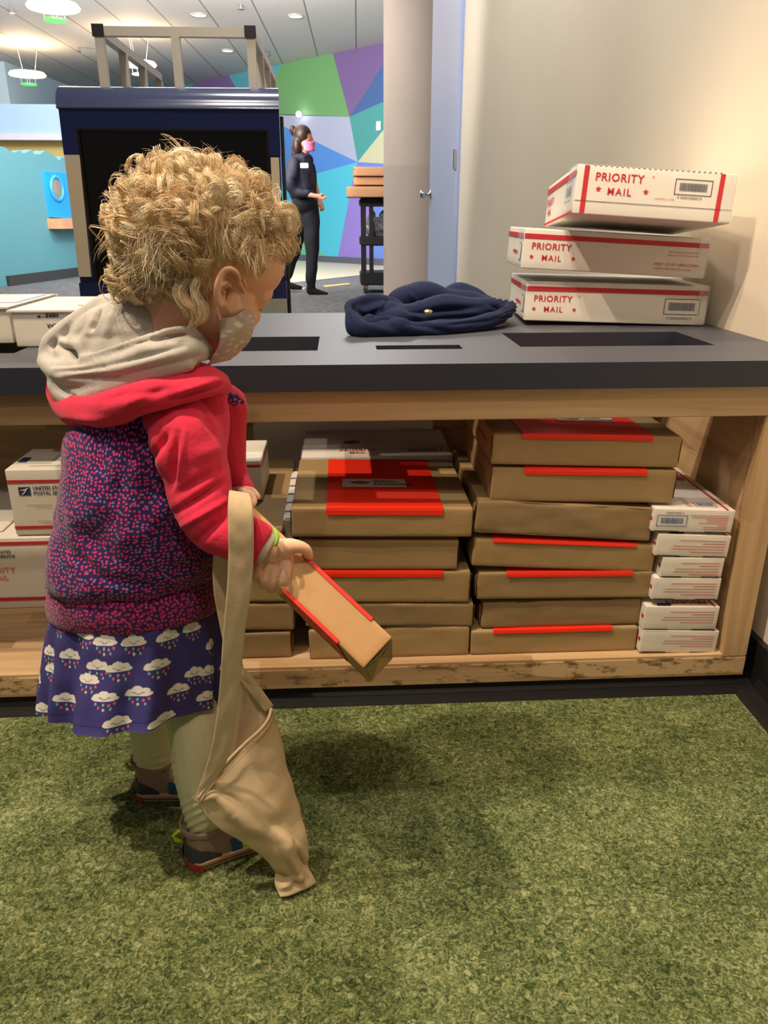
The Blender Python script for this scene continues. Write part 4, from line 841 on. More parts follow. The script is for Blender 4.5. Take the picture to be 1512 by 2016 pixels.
tag(BODY, 'toddler with curly blond hair, gripping a kraft parcel in front of the counter', 'person')
# eyelash hint
g = MB()
for k in range(7): a = at(504+k*.6, 603, .871); g.tube([a, a+Vector(_R)*.004+Vector((0, -.001*k+.003, -.003-.0004*k))], .0004, 4)
g.build('eyelashes', mat('lash', hexc(70, 50, 30), .6), BODY)
# ---- hair
HAIRM = []
for i, c in enumerate([(246, 222, 180), (230, 200, 154), (255, 240, 208)]):
    m = mat('blond_hair_%d' % i, hexc(*c), .38, spec=.5); m.node_tree.nodes['Principled BSDF'].inputs['Anisotropic'].default_value = .4; HAIRM.append(m)
g = MB(); ellpx(HC[0]-2, HC[1]-4, HC[2], 147, 123, .073, 15); ellpx(462, 480, .870, 92, 80, .064, 20); ellpx(342, 522, .872, 90, 68, .060, -20)
def cut(co, nr):
    px, py = proj(co); n_ = np.array([noise.noise(Vector(p)*55) for p in co]); co = co+nr*(.003*n_)[:, None]
    return co
hc = g.remesh('hair', mat('hair_under', hexc(206, 176, 132), .6, var=.25, vscale=60, bump=.5, bscale=160, stretch=(1, 1, .4)), .003, BODY, 3, 'curly blond hair', cut)
bm = bmesh.new(); bm.from_mesh(hc.data)   # cut the cap along the hairline
HL = [(700, 300), (558, 468), (550, 515), (528, 545), (490, 566), (474, 540), (452, 518), (430, 532), (418, 560), (404, 585), (372, 590), (330, 592), (282, 590), (250, 600), (100, 620)]
def hairline(x):
    for (a, b), (c, d) in zip(sorted(HL), sorted(HL)[1:]):
        if a <= x <= c: return b+(d-b)*(x-a)/(c-a+1e-9)
    return 999
off = np.array(person_loc)
rem = []
for v in bm.verts:
    P = np.array(v.co)+off; x, y = proj(P)
    lim = hairline(x)
    if P[1] > .885: lim += 14
    if y > lim: rem.append(v)
bmesh.ops.delete(bm, geom=rem, context='VERTS'); bm.to_mesh(hc.data); bm.free()
g = MB(); me = hc.data; pts = [(me.vertices[p.vertices[0]].co.copy()+person_loc, me.vertices[p.vertices[0]].normal.copy()) for p in me.polygons]
rh = random.Random(11)
DOWN = Vector((0, 0, -1)); Rv, Uv = Vector(_R), Vector(_U)
def strand(P, rad, mi):
    k = len(g.v); n = len(P); pn = None
    for i, p in enumerate(P):
        t = (P[min(i+1, n-1)]-P[max(i-1, 0)]); t.normalize(); a = t.cross(Vector((.3, .5, .8))); a.normalize(); b = t.cross(a); r = rad*(1 if i < n-2 else (.6 if i == n-2 else .2))
        for j in range(3):
            th = j*2.094; g.v.append(tuple(p+a*(math.cos(th)*r)+b*(math.sin(th)*r)))
    for i in range(n-1):
        for j in range(3): g.f.append((k+i*3+j, k+i*3+(j+1) % 3, k+(i+1)*3+(j+1) % 3, k+(i+1)*3+j)); g.m.append(mi)
NCL = 600
def bad(P):
    for q in P[3::3]+P[-1:]:
        X_, Y2 = proj(q)
        if (X_ > 478 and Y2 > 572-(X_-478)*(.4 if X_ < 530 else .62)) or (415 < X_ < 482 and 516 < Y2 < 612) or (X_ > 425 and Y2 > 600) or (Y2 > 600 and X_ < 350) or (Y2 > 655) or X_ > 598: return True
    return False
for c in range(NCL):
    root, nn = rh.choice(pts); x, y = proj(root)
    if c > 535:   # nape curls and the loose forehead curl
        tgt = rh.choice([(385, 590, 26), (375, 575, 30), (250, 560, 26), (548, 440, 22), (552, 415, 16)])
        best = min((rh.choice(pts) for _ in range(80)), key=lambda q: (lambda z: abs(z[0]-tgt[0])+abs(z[1]-tgt[1]))(proj(q[0]))+400*max(0, q[0].y-.87)); root, nn = best; x, y = proj(root)
    if root.y > .92 and rh.random() < .5: continue
    side = y > 425 and 290 < x < 575
    wave = rh.random() < (.6 if side else .12)
    fall = (Vector((0, 0, -1))+Rv*(.5 if x > 430 else -.5)*rh.uniform(.4, 1.2)); fall = (fall-nn*fall.dot(nn)); fall.normalize()
    wd_ = nn.cross(fall); ang_ = rh.uniform(-.8, .8)*(.6 if wave else 1.3); drift = fall*math.cos(ang_)+wd_*math.sin(ang_)
    ph = rh.uniform(0, 6.28); sgn = rh.choice((-1, 1)); hl = 1 if not side else .35
    if wave: Ln, lift, cr_, turns = rh.uniform(.026, .046), rh.uniform(.002, .009)*hl, rh.uniform(.002, .005), rh.uniform(.5, 1.2)
    else: Ln, lift, cr_, turns = rh.uniform(.010, .024), rh.uniform(.003, .011)*hl, rh.uniform(.0048, .0098), rh.uniform(1.0, 1.9)
    ns = 18; mi = rh.choices((0, 1, 2), (5, 4, 3))[0]; spread = rh.uniform(.0007, .0019) if not wave else rh.uniform(.003, .005)
    ax = (drift*.85+nn*.25*rh.uniform(-.3, 1)).normalized(); u1 = ax.cross(nn).normalized(); u2 = ax.cross(u1).normalized()
    fly = (not wave) and rh.random() < .22
    for s_ in range(28 if not fly else 6):
        o1, o2 = rh.gauss(0, spread), rh.gauss(0, spread); k1 = rh.uniform(.92, 1.10) if not wave else rh.uniform(.6, 1.4); p1 = ph+rh.gauss(0, .10 if not wave else .9); kk = 1.35 if fly else 1; P = []
        r0 = root-nn*.001+u1*o1*1.4+ax*o2*1.6
        for i in range(ns):
            t = i/(ns-1); a = p1+sgn*turns*k1*6.283*t; rr_ = cr_*min(1, .15+t*2.0)*kk
            P.append(r0+ax*Ln*k1*t*kk+nn*(lift*kk*math.sin(min(1, t*1.3)*1.9)+cr_*.5)+u1*(rr_*math.cos(a))+u2*rr_*math.sin(a)+u1*o1*(1-t)+u2*o2*.8+DOWN*.006*t*t)
        if bad(P): continue
        strand(P, rh.uniform(.00014, .00030), mi if rh.random() < .85 else rh.randrange(3))
def lock(path, n_, r_, mi_):   # a single ringlet: rows (px, py, Y), strands bundled around the path
    Q = cr(path, 7); B = [at(*q) for q in Q]; L_ = len(B)
    for k in range(n_):
        a0, rr = rh.uniform(0, 6.28), r_*math.sqrt(rh.random()); sh_ = rh.uniform(-.0012, .0012); rr *= rh.choice((.4, 1, 1)); P = []
        for i, p in enumerate(B):
            t = i/(L_-1); w_ = rr*(.7+.5*math.sin(math.pi*t))*(1 if t < .8 else 1.6-t*.75); a = a0+t*(1.2+2.2*sh_/.0012); P.append(p+Rv*(w_*math.cos(a)+sh_*2.5*t)+Uv*(w_*math.sin(a))+VIEW*(w_*math.sin(a+1.3)))
        strand(P, rh.uniform(.00012, .00026), mi_ if rh.random() < .8 else 0)
for pth_ in [[(392, 548, .797), (382, 566, .792), (386, 584, .790), (398, 600, .790), (400, 620, .792), (390, 634, .795), (378, 636, .797)],
             [(372, 552, .797), (360, 572, .792), (368, 592, .791), (384, 606, .791), (386, 628, .794), (376, 646, .797)],
             [(350, 560, .798), (352, 584, .795), (366, 604, .794), (372, 624, .796)],
             [(540, 430, .84), (556, 418, .835), (574, 420, .835), (584, 434, .84), (580, 452, .845), (566, 458, .85), (556, 448, .85), (560, 436, .85)],
             [(552, 408, .85), (566, 402, .85), (578, 410, .855), (582, 424, .86), (574, 436, .86)], [(556, 452, .85), (568, 466, .855), (576, 482, .86), (570, 500, .862), (562, 508, .864)],
             [(400, 345, .81), (416, 348, .80), (428, 362, .797), (422, 382, .795), (408, 388, .794), (404, 402, .793), (416, 414, .792), (428, 408, .792)],
             [(388, 352, .81), (398, 366, .80), (394, 384, .797), (402, 400, .794), (418, 404, .793)],
             [(262, 400, .86), (246, 388, .855), (236, 372, .855), (242, 358, .858), (256, 358, .86), (260, 372, .862), (250, 380, .863)],
             [(250, 470, .86), (232, 466, .855), (220, 476, .855), (218, 492, .857), (230, 500, .86), (240, 492, .862)], [(258, 540, .862), (240, 546, .858), (226, 556, .858), (224, 572, .86), (238, 580, .862), (250, 570, .864), (246, 560, .864)],
             [(300, 330, .86), (284, 328, .858), (274, 342, .858), (280, 356, .86), (294, 356, .862)], [(450, 322, .862), (462, 312, .862), (476, 320, .864), (478, 334, .866)], [(500, 350, .862), (514, 342, .862), (526, 352, .864), (524, 368, .866)]]:
    lock(pth_, 60, .0042, rh.choice((0, 2)))
for c in range(1100):     # flyaway wisps
    root, nn = rh.choice(pts)
    if root.y > .93: continue
    x, y = proj(root); P = []; a0 = rh.uniform(0, 6.28); r_0 = rh.uniform(.004, .010); tg = nn.cross(Vector((rh.gauss(0, 1), rh.gauss(0, 1), rh.gauss(0, 1)))).normalized(); t2 = nn.cross(tg)
    Ln = rh.uniform(.010, .032)
    for i in range(16):
        t = i/15; a = a0+t*6.3*1.1; P.append(root+nn*Ln*t*.8+tg*(r_0*math.cos(a)*t)+t2*(r_0*math.sin(a)*t+Ln*.4*t))
    if bad(P): continue
    strand(P, .00010, 2)
g.build('curls', HAIRM, hc, True)
# ---- face mask
MK = bpy.data.materials.new('grey_leopard_cloth'); MK.use_nodes = True; nt = MK.node_tree; N = nt.nodes; L = nt.links; tc = N.new('ShaderNodeTexCoord'); mp = N.new('ShaderNodeMapping'); mp.inputs['Rotation'].default_value = (0, .5, 0); mp.inputs['Scale'].default_value = (75, 75, 200); L.new(tc.outputs['Object'], mp.inputs[0])
vv = N.new('ShaderNodeTexVoronoi'); vv.inputs['Scale'].default_value = 1; L.new(mp.outputs[0], vv.inputs[0]); rp = N.new('ShaderNodeValToRGB'); rp.color_ramp.elements[0].position = .22; rp.color_ramp.elements[0].color = (*hexc(222, 210, 200), 1); rp.color_ramp.elements[1].position = .42; rp.color_ramp.elements[1].color = (*hexc(186, 172, 160), 1); L.new(vv.outputs[0], rp.inputs[0]); L.new(rp.outputs[0], N['Principled BSDF'].inputs['Base Color']); N['Principled BSDF'].inputs['Roughness'].default_value = .85
Lc = cr([(430, 626), (434, 650), (430, 680), (416, 706), (410, 716)], 6); Rc = cr([(491, 588), (501, 620), (497, 645), (487, 673), (452, 706)], 6)
Tm = cr([(430, 626), (450, 625), (470, 616), (484, 603), (491, 588)], 6)
g = MB(); P = []; nv = len(Lc)
for i in range(nv):
    row = []; v = i/(nv-1)
    for j in range(31):
        u = j/20
        if u <= 1:
            x = Lc[i][0]+(Rc[i][0]-Lc[i][0])*math.sin(u*math.pi/2)**1.0; y = Lc[i][1]+(Rc[i][1]-Lc[i][1])*math.sin(u*math.pi/2)
            tx = Tm[min(24, int(u*24))]; y += (tx[1]-(Lc[0][1]+(Rc[0][1]-Lc[0][1])*math.sin(u*math.pi/2)))*(1-v)**2*.9
            Yd = .808+(.868-.808)*(1-math.cos(u*math.pi/2)); Yd += (.012*v*v)
        else:
            w_ = (u-1)/.5; x = Rc[i][0]-28*w_*w_; y = Rc[i][1]+4*w_; Yd = .868+.012*v*v+.05*w_
        row.append(at(x, y, Yd+.0012*math.sin(v*9+u*3)))
    P.append(row)
g.grid(P); mk = g.build('face_mask', MK, BODY, True, label='grey cloth mask with pale spots')
mk.modifiers.new('s', 'SOLIDIFY').thickness = .0016
ML_ = mat('mask_elastic', hexc(226, 196, 178), .7)
for pth in ([(433, 627, .806, 2.6), (428, 612, .799, 2.4), (424, 598, .795, 2.2)], [(489, 592, .858, 2.8), (482, 576, .838, 2.8), (474, 560, .812, 2.6), (469, 550, .797, 2.4)]):
    g = MB(); stroke(g, pth, 4, 1, 8); g.build('ear_loop', ML_, mk, True)
# ---- jacket
jk = empty('hooded_jacket', person_loc, None, None); jk.parent = BODY; jk.location = (0, 0, 0)
def loft(rings, name, m, parent, nt_=96, n=6, bfun=None, disp=None, cap=False, closed_uv=True, thick=0, label=None):
    Q = cr(rings, n); P = []; UVs = []; vlen = 0; prev = None
    for q in Q:
        lx, ly, rx, ry, Y, b, tz = q; Lp, Rp = at(lx, ly, Y), at(rx, ry, Y); c = (Lp+Rp)/2; e1 = (Rp-Lp)/2; row = []; ur = []
        if prev is not None: vlen += (c-prev).length
        prev = c
        per = math.pi*2*.1
        for j in range(nt_):
            th = 2*math.pi*j/nt_; cc, ss = math.cos(th), math.sin(th); k = bfun(th, len(P)/(len(Q)-1)) if bfun else (1, 1)
            row.append(c+e1*cc*k[0]+Vector((0, b, tz))*ss*k[1]); ur.append((per*j/nt_, vlen))
        P.append(row); UVs.append(ur)
    co = np.array([[list(p) for p in r] for r in P])
    nr = np.zeros_like(co)
    dth = np.roll(co, -1, 1)-np.roll(co, 1, 1); dv = np.gradient(co, axis=0); nr = np.cross(dth, dv); nr /= np.linalg.norm(nr, axis=2, keepdims=True)+1e-12
    cen = co.mean(1, keepdims=True); sg = np.sign(((co-cen)*nr).sum(2)).mean(); nr *= sg
    sh = co.shape
    if disp: co = disp(co.reshape(-1, 3), nr.reshape(-1, 3)).reshape(sh)
    g = MB(); P = [[tuple(p) for p in r]+[tuple(r[0])] for r in co]; g.grid(P); o = g.build(name, m, parent, True, label=label)
    uvl = o.data.uv_layers.new(name='UVMap'); W = nt_+1; U2 = [r+[(r[1][0]*nt_, r[0][1])] for r in UVs]
    vi = np.empty(len(o.data.loops), dtype=np.int32); o.data.loops.foreach_get('vertex_index', vi); flat = np.array([p for r in U2 for p in r]); uvl.data.foreach_set('uv', flat[vi].ravel())
    if thick: o.modifiers.new('s', 'SOLIDIFY').thickness = thick
    return o, co, flat
JR = [(185, 775, 390, 775, .878, .050, 0), (158, 815, 410, 810, .876, .070, 0), (136, 865, 426, 862, .875, .088, 0), (127, 930, 435, 930, .874, .095, -.004), (116, 1000, 440, 1000, .875, .098, -.008), (107, 1065, 438, 1060, .875, .100, -.014), (103, 1118, 434, 1105, .875, .101, -.018), (105, 1145, 426, 1132, .875, .097, -.020), (112, 1156, 414, 1145, .875, .088, -.020)]
folds = creases([(135, 1080, 200, 1140, 10, -5), (200, 1140, 330, 1160, 10, -5), (255, 870, 225, 1000, 14, -4), (180, 880, 215, 960, 12, -3), (140, 1010, 150, 1090, 12, 4), (250, 1010, 240, 1090, 14, 4), (320, 1050, 420, 1090, 12, -6), (330, 1090, 410, 1110, 10, 4), (170, 1050, 230, 1110, 12, -3), (285, 930, 300, 1020, 12, -3)])
loft(JR, 'jacket_body', DOT, jk, 128, 8, None, chain(wob(.006, 18), wob(.003, 45, 3), folds), label='navy fleece covered in pink and lavender dots')
HR = [(110, 1142, 420, 1132, .875, .088, -.02), (104, 1155, 426, 1148, .875, .096, -.020), (101, 1176, 430, 1168, .875, .098, -.020), (104, 1196, 434, 1188, .875, .097, -.020), (110, 1208, 430, 1200, .875, .093, -.020), (118, 1205, 424, 1196, .875, .087, -.020)]
loft(HR, 'hem_band', DOT2, jk, 128, 6, None, chain(wob(.004, 22, 9), creases([(130, 1150, 260, 1185, 8, -3), (260, 1190, 400, 1175, 8, -3)])), label='pink dotted hem band')
# near sleeve
g = MB()
stroke(g, [(318, 815, .835, 46), (345, 830, .815, 62), (366, 862, .80, 76), (384, 925, .788, 66), (396, 985, .778, 62), (420, 1028, .770, 55), (462, 1052, .762, 48), (500, 1066, .757, 44), (521, 1075, .756, 40)], 6, ends=(0,))
stroke(g, [(405, 775, .835, 40), (410, 830, .82, 42), (405, 900, .80, 44)], 4); stroke(g, [(300, 800, .84, 40), (290, 840, .835, 34)], 3)
g.remesh('sleeve', RED, .0022, jk, 5, 'coral red sleeve', chain(wob(.004, 22, 2), creases([(330, 850, 300, 905, 8, -8), (352, 855, 335, 960, 8, -8), (362, 850, 350, 940, 6, 5), (300, 850, 318, 930, 9, 3), (345, 1010, 440, 950, 8, -7), (360, 1035, 445, 985, 7, 6), (390, 1065, 455, 1005, 8, -7), (345, 975, 430, 925, 9, -5), (500, 1010, 492, 1060, 6, -5), (492, 1010, 484, 1055, 6, 3), (380, 900, 440, 880, 16, 4), (400, 800, 420, 850, 10, -4)])))
g = MB(); stroke(g, [(440, 800, .915, 46), (438, 860, .925, 46), (445, 915, .93, 40), (462, 950, .925, 33), (476, 968, .905, 27)], 5)
g.remesh('sleeve', RED, .0026, jk, 4, 'coral red sleeve', wob(.003, 22, 5))
g = MB(); Q = [(523, 1076, .7565, 40), (530, 1080, .757, 37)]; 
stroke(g, [(508, 1070, .7565, 37), (526, 1078, .757, 36), (530, 1080, .757, 34)], 3, 1, 28, ends=()); g.remesh('cuff_lining', mat('cuff_grey', hexc(196, 186, 172), .8, bump=.05, bscale=300), .0016, jk, 2)
g = MB(); a, b = at(546, 1050, .735), at(545, 1068, .730); stroke(g, [(541, 1044, .746, 4), (545, 1054, .738, 4.5), (545, 1066, .734, 4.5), (542, 1074, .733, 3)], 3); g.build('lime_cuff_edge', mat('lime_trim', hexc(150, 200, 70), .7), jk, True)
# hood: red outside, grey inside
g = MB()
stroke(g, [(122, 772, .90, 32), (138, 802, .868, 33), (180, 808, .83, 35), (225, 803, .80, 36), (280, 782, .785, 33), (335, 772, .785, 28), (390, 764, .790, 25), (428, 758, .81, 20), (442, 762, .835, 14)], 6)
stroke(g, [(300, 758, .80, 30), (370, 750, .80, 28), (412, 742, .815, 22), (436, 752, .83, 14)], 5); stroke(g, [(205, 785, .86, 46), (300, 765, .86, 50), (390, 760, .87, 50)], 4)
stroke(g, [(110, 752, .905, 18), (118, 790, .90, 22)], 3); stroke(g, [(430, 745, .84, 16), (420, 770, .88, 40), (410, 800, .93, 40)], 4)
g.remesh('hood_outer', RED, .0023, jk, 5, 'coral red outside of the hood', chain(wob(.003, 24, 7), creases([(330, 790, 445, 757, 5, -4), (270, 780, 330, 765, 9, -5), (245, 800, 300, 770, 9, 4), (345, 775, 440, 745, 6, 3), (130, 820, 210, 830, 9, 4), (200, 790, 260, 770, 10, -3)])))
g = MB()
stroke(g, [(166, 678, .895, 38), (217, 657, .875, 58), (280, 652, .865, 58), (335, 668, .862, 42), (372, 680, .862, 26)], 6)
stroke(g, [(205, 612, .90, 24), (238, 604, .895, 32), (285, 625, .88, 34), (325, 650, .87, 24)], 5)
stroke(g, [(90, 698, .90, 17), (98, 672, .90, 16), (132, 645, .90, 17), (170, 617, .90, 16), (206, 595, .90, 18)], 6)
stroke(g, [(90, 712, .895, 20), (115, 730, .87, 24), (160, 735, .845, 28), (215, 728, .82, 30), (275, 716, .80, 31), (330, 700, .795, 30), (378, 690, .805, 27), (404, 692, .83, 19)], 6)
stroke(g, [(118, 755, .875, 26), (135, 778, .865, 26), (168, 780, .845, 25), (215, 762, .82, 22), (290, 740, .795, 18), (370, 715, .795, 16)], 5)
lip = [(96, 682, .895, 5), (106, 698, .885, 6), (126, 708, .865, 7), (155, 706, .843, 7), (205, 692, .817, 7), (262, 673, .802, 7), (315, 655, .797, 7), (352, 648, .803, 7), (380, 652, .812, 7), (398, 668, .825, 8), (408, 690, .835, 9)]
stroke(g, lip, 5); stroke(g, [(135, 690, .885, 30), (200, 690, .86, 40), (290, 685, .85, 40), (370, 680, .85, 30)], 4)
g.remesh('hood_lining', GREY, .0022, jk, 7, 'grey jersey lining of the hood', chain(wob(.0025, 16, 4), creases([(194, 612, 180, 648, 4, -14), (110, 678, 145, 702, 8, -16), (135, 640, 120, 680, 7, -4), (165, 630, 150, 665, 6, -3), (178, 640, 165, 680, 7, 3), (225, 600, 205, 670, 9, 3), (110, 732, 200, 722, 6, -5), (200, 722, 360, 680, 6, -5), (130, 745, 230, 742, 7, -4), (230, 740, 400, 700, 6, -3), (118, 765, 150, 785, 5, -4), (240, 630, 320, 655, 16, -3), (260, 690, 300, 675, 12, 3), (100, 720, 180, 712, 5, -3)])))
g = MB(); stroke(g, [(440, 772, .862, 8), (452, 780, .87, 10), (464, 788, .878, 11), (474, 791, .885, 7)], 4); o = g.remesh('chin_tab', DOT, .0018, jk, 2, 'dotted tab at the collar front', wob(.003, 90))
uvl = o.data.uv_layers.new(name='UVMap'); vi = np.empty(len(o.data.loops), dtype=np.int32); o.data.loops.foreach_get('vertex_index', vi); cc_ = np.array([(v.co.x, v.co.z) for v in o.data.vertices]); uvl.data.foreach_set('uv', cc_[vi].ravel())
# ---- skirt with smiling rain clouds
def bf(th, v):
    c = math.cos(th); s = math.sin(th); k = 1+v*(.042*math.sin(11*th+1)+.030*math.sin(17*th+2.2))
    kb = k
    if s < 0:
        box_ = 1/(1+math.exp(-(c+.36)*26))*1/(1+math.exp((c-.50)*26)); kb = k*(.95+.34*v*box_)
    return (k, kb)
SR = [(122, 1155, 418, 1148, .875, .086, -.018), (104, 1215, 430, 1205, .875, .092, -.020), (92, 1290, 438, 1280, .875, .094, -.024), (84, 1345, 438, 1335, .875, .096, -.028), (84, 1384, 436, 1374, .875, .097, -.030)]
SK = bpy.data.materials.new('cloud_print_cotton'); SK.use_nodes = True; at_ = SK.node_tree.nodes.new('ShaderNodeAttribute'); at_.attribute_name = 'Col'; SK.node_tree.links.new(at_.outputs[0], SK.node_tree.nodes['Principled BSDF'].inputs['Base Color']); SK.node_tree.nodes['Principled BSDF'].inputs['Roughness'].default_value = .85
sk, co, uv = loft(SR, 'skirt', SK, BODY, 1000, 52, bf, wob(.002, 30, 6), label='navy skirt printed with smiling white rain clouds')
nt_ = 1000; W = nt_+1; nvt = len(sk.data.vertices); uvv = uv.reshape(-1, 2); colr = np.tile(np.array([*hexc(64, 58, 128), 1.0]), (nvt, 1))
P3 = np.array([list(v.co) for v in sk.data.vertices])+np.array(person_loc); qx, qy = proj(P3); ctr = np.array([-.26, .875, 0]); nearside = P3[:, 1] < .875
per = uvv[:, 0].max(); spots = []
for X, Y_ in [(205, 435), (365, 510), (505, 560), (700, 560), (935, 520), (1090, 465), (1225, 580), (270, 650), (150, 745), (455, 725), (595, 740), (860, 725), (1110, 770), (1210, 760), (385, 820), (730, 905), (1000, 880), (245, 945), (500, 940), (590, 1105), (905, 1080), (1200, 930)]:
    X, Y_ = 60+X/3.436, 1100+Y_/3.436; d = np.hypot(qx-X, qy-Y_)+(~nearside)*1e4; i = int(d.argmin()); spots.append((uvv[i, 0], uvv[i, 1]))
used_u = [s[0] for s in spots]; lo_, hi_ = min(used_u), max(used_u)
uu = 0.0; r_i = 0
while uu < per:
    if uu < lo_-.03 or uu > hi_+.03:
        for vv_ in (.03, .075, .12, .16): spots.append((uu+(.02 if round(vv_*1000) in (75, 160) else 0), vv_))
    uu += .044
CW_, cN = .0145, 0
wht = np.array([*hexc(244, 240, 230), 1]); smi = np.array([*hexc(150, 140, 150), 1]); drops = [hexc(120, 190, 210), hexc(226, 100, 120), hexc(130, 200, 200), hexc(230, 215, 130), hexc(226, 110, 100)]
for (cu, cv) in spots:
    du = uvv[:, 0]-cu; du = (du+per/2) % per-per/2; dv = uvv[:, 1]-cv; sel = (np.abs(du) < .02) & (np.abs(dv) < .03)
    if not sel.any(): continue
    a, b = du/CW_, dv/CW_
    cl = ((a/.95)**2+((b-.12)/.30)**2 < 1) | ((a+.55)**2+(b+.02)**2 < .33**2) | ((a+.1)**2+(b+.25)**2 < .38**2) | ((a-.42)**2+(b+.12)**2 < .33**2); cl &= b < .36
    colr[sel & cl] = wht
    sm = (np.abs(np.hypot(a, b-.0)-.20) < .05) & (b > .08) | ((np.abs(np.abs(a)-.30) < .10) & (np.abs(b-.02) < .045)); colr[sel & sm & cl] = smi
    for k, (dx, dy) in enumerate([(-.55, .62), (-.30, .95), (.0, .68), (.05, 1.15), (.38, .75), (.52, 1.1), (.72, .62)]):
        q = ((a-dx)/.085)**2+((b-dy)/.14)**2 < 1; colr[sel & q] = [*drops[k % 5], 1]
hemline = np.abs(uvv[:, 1]-(uvv[:, 1].max()-.012)) < .0006; colr[hemline & (colr[:, 0] < .1)] = [*hexc(40, 36, 92), 1]
ca_ = sk.data.color_attributes.new('Col', 'FLOAT_COLOR', 'POINT'); ca_.data.foreach_set('color', colr.astype(np.float32).ravel())
# ---- leggings
def leg_w(co, nr):
    px, py = proj(co); d = np.zeros(len(co))
    m1 = (px > 340) & (py > 1560) & (py < 1668); d += m1*np.sin((py+.25*(px-400)+6*np.sin(px*.05))*2*np.pi/17)*.0010*np.clip((py-1560)/30, 0, 1)
    m2 = (px < 345) & (py > 1455) & (py < 1560); d += m2*np.sin((py+.2*(px-300))*2*np.pi/15)*.0008*np.clip((py-1455)/40, 0, 1)
    return co+nr*d[:, None]
g = MB(); stroke(g, [(262, 1225, .875, 104), (285, 1255, .878, 96)], 3, .62)
stroke(g, [(320, 1240, .876, 64), (348, 1310, .874, 54), (372, 1390, .860, 52), (388, 1440, .842, 55), (394, 1500, .828, 55), (402, 1560, .819, 49), (405, 1600, .816, 42), (406, 1650, .816, 34), (406, 1668, .816, 32)], 6)
stroke(g, [(255, 1270, .905, 62), (288, 1380, .94, 46), (298, 1430, .94, 42), (302, 1500, .945, 37), (308, 1530, .945, 33), (308, 1562, .945, 29)], 6)
g.remesh('leggings', CREAM, .0021, BODY, 7, 'cream footless leggings, bunched at the ankles', leg_w)
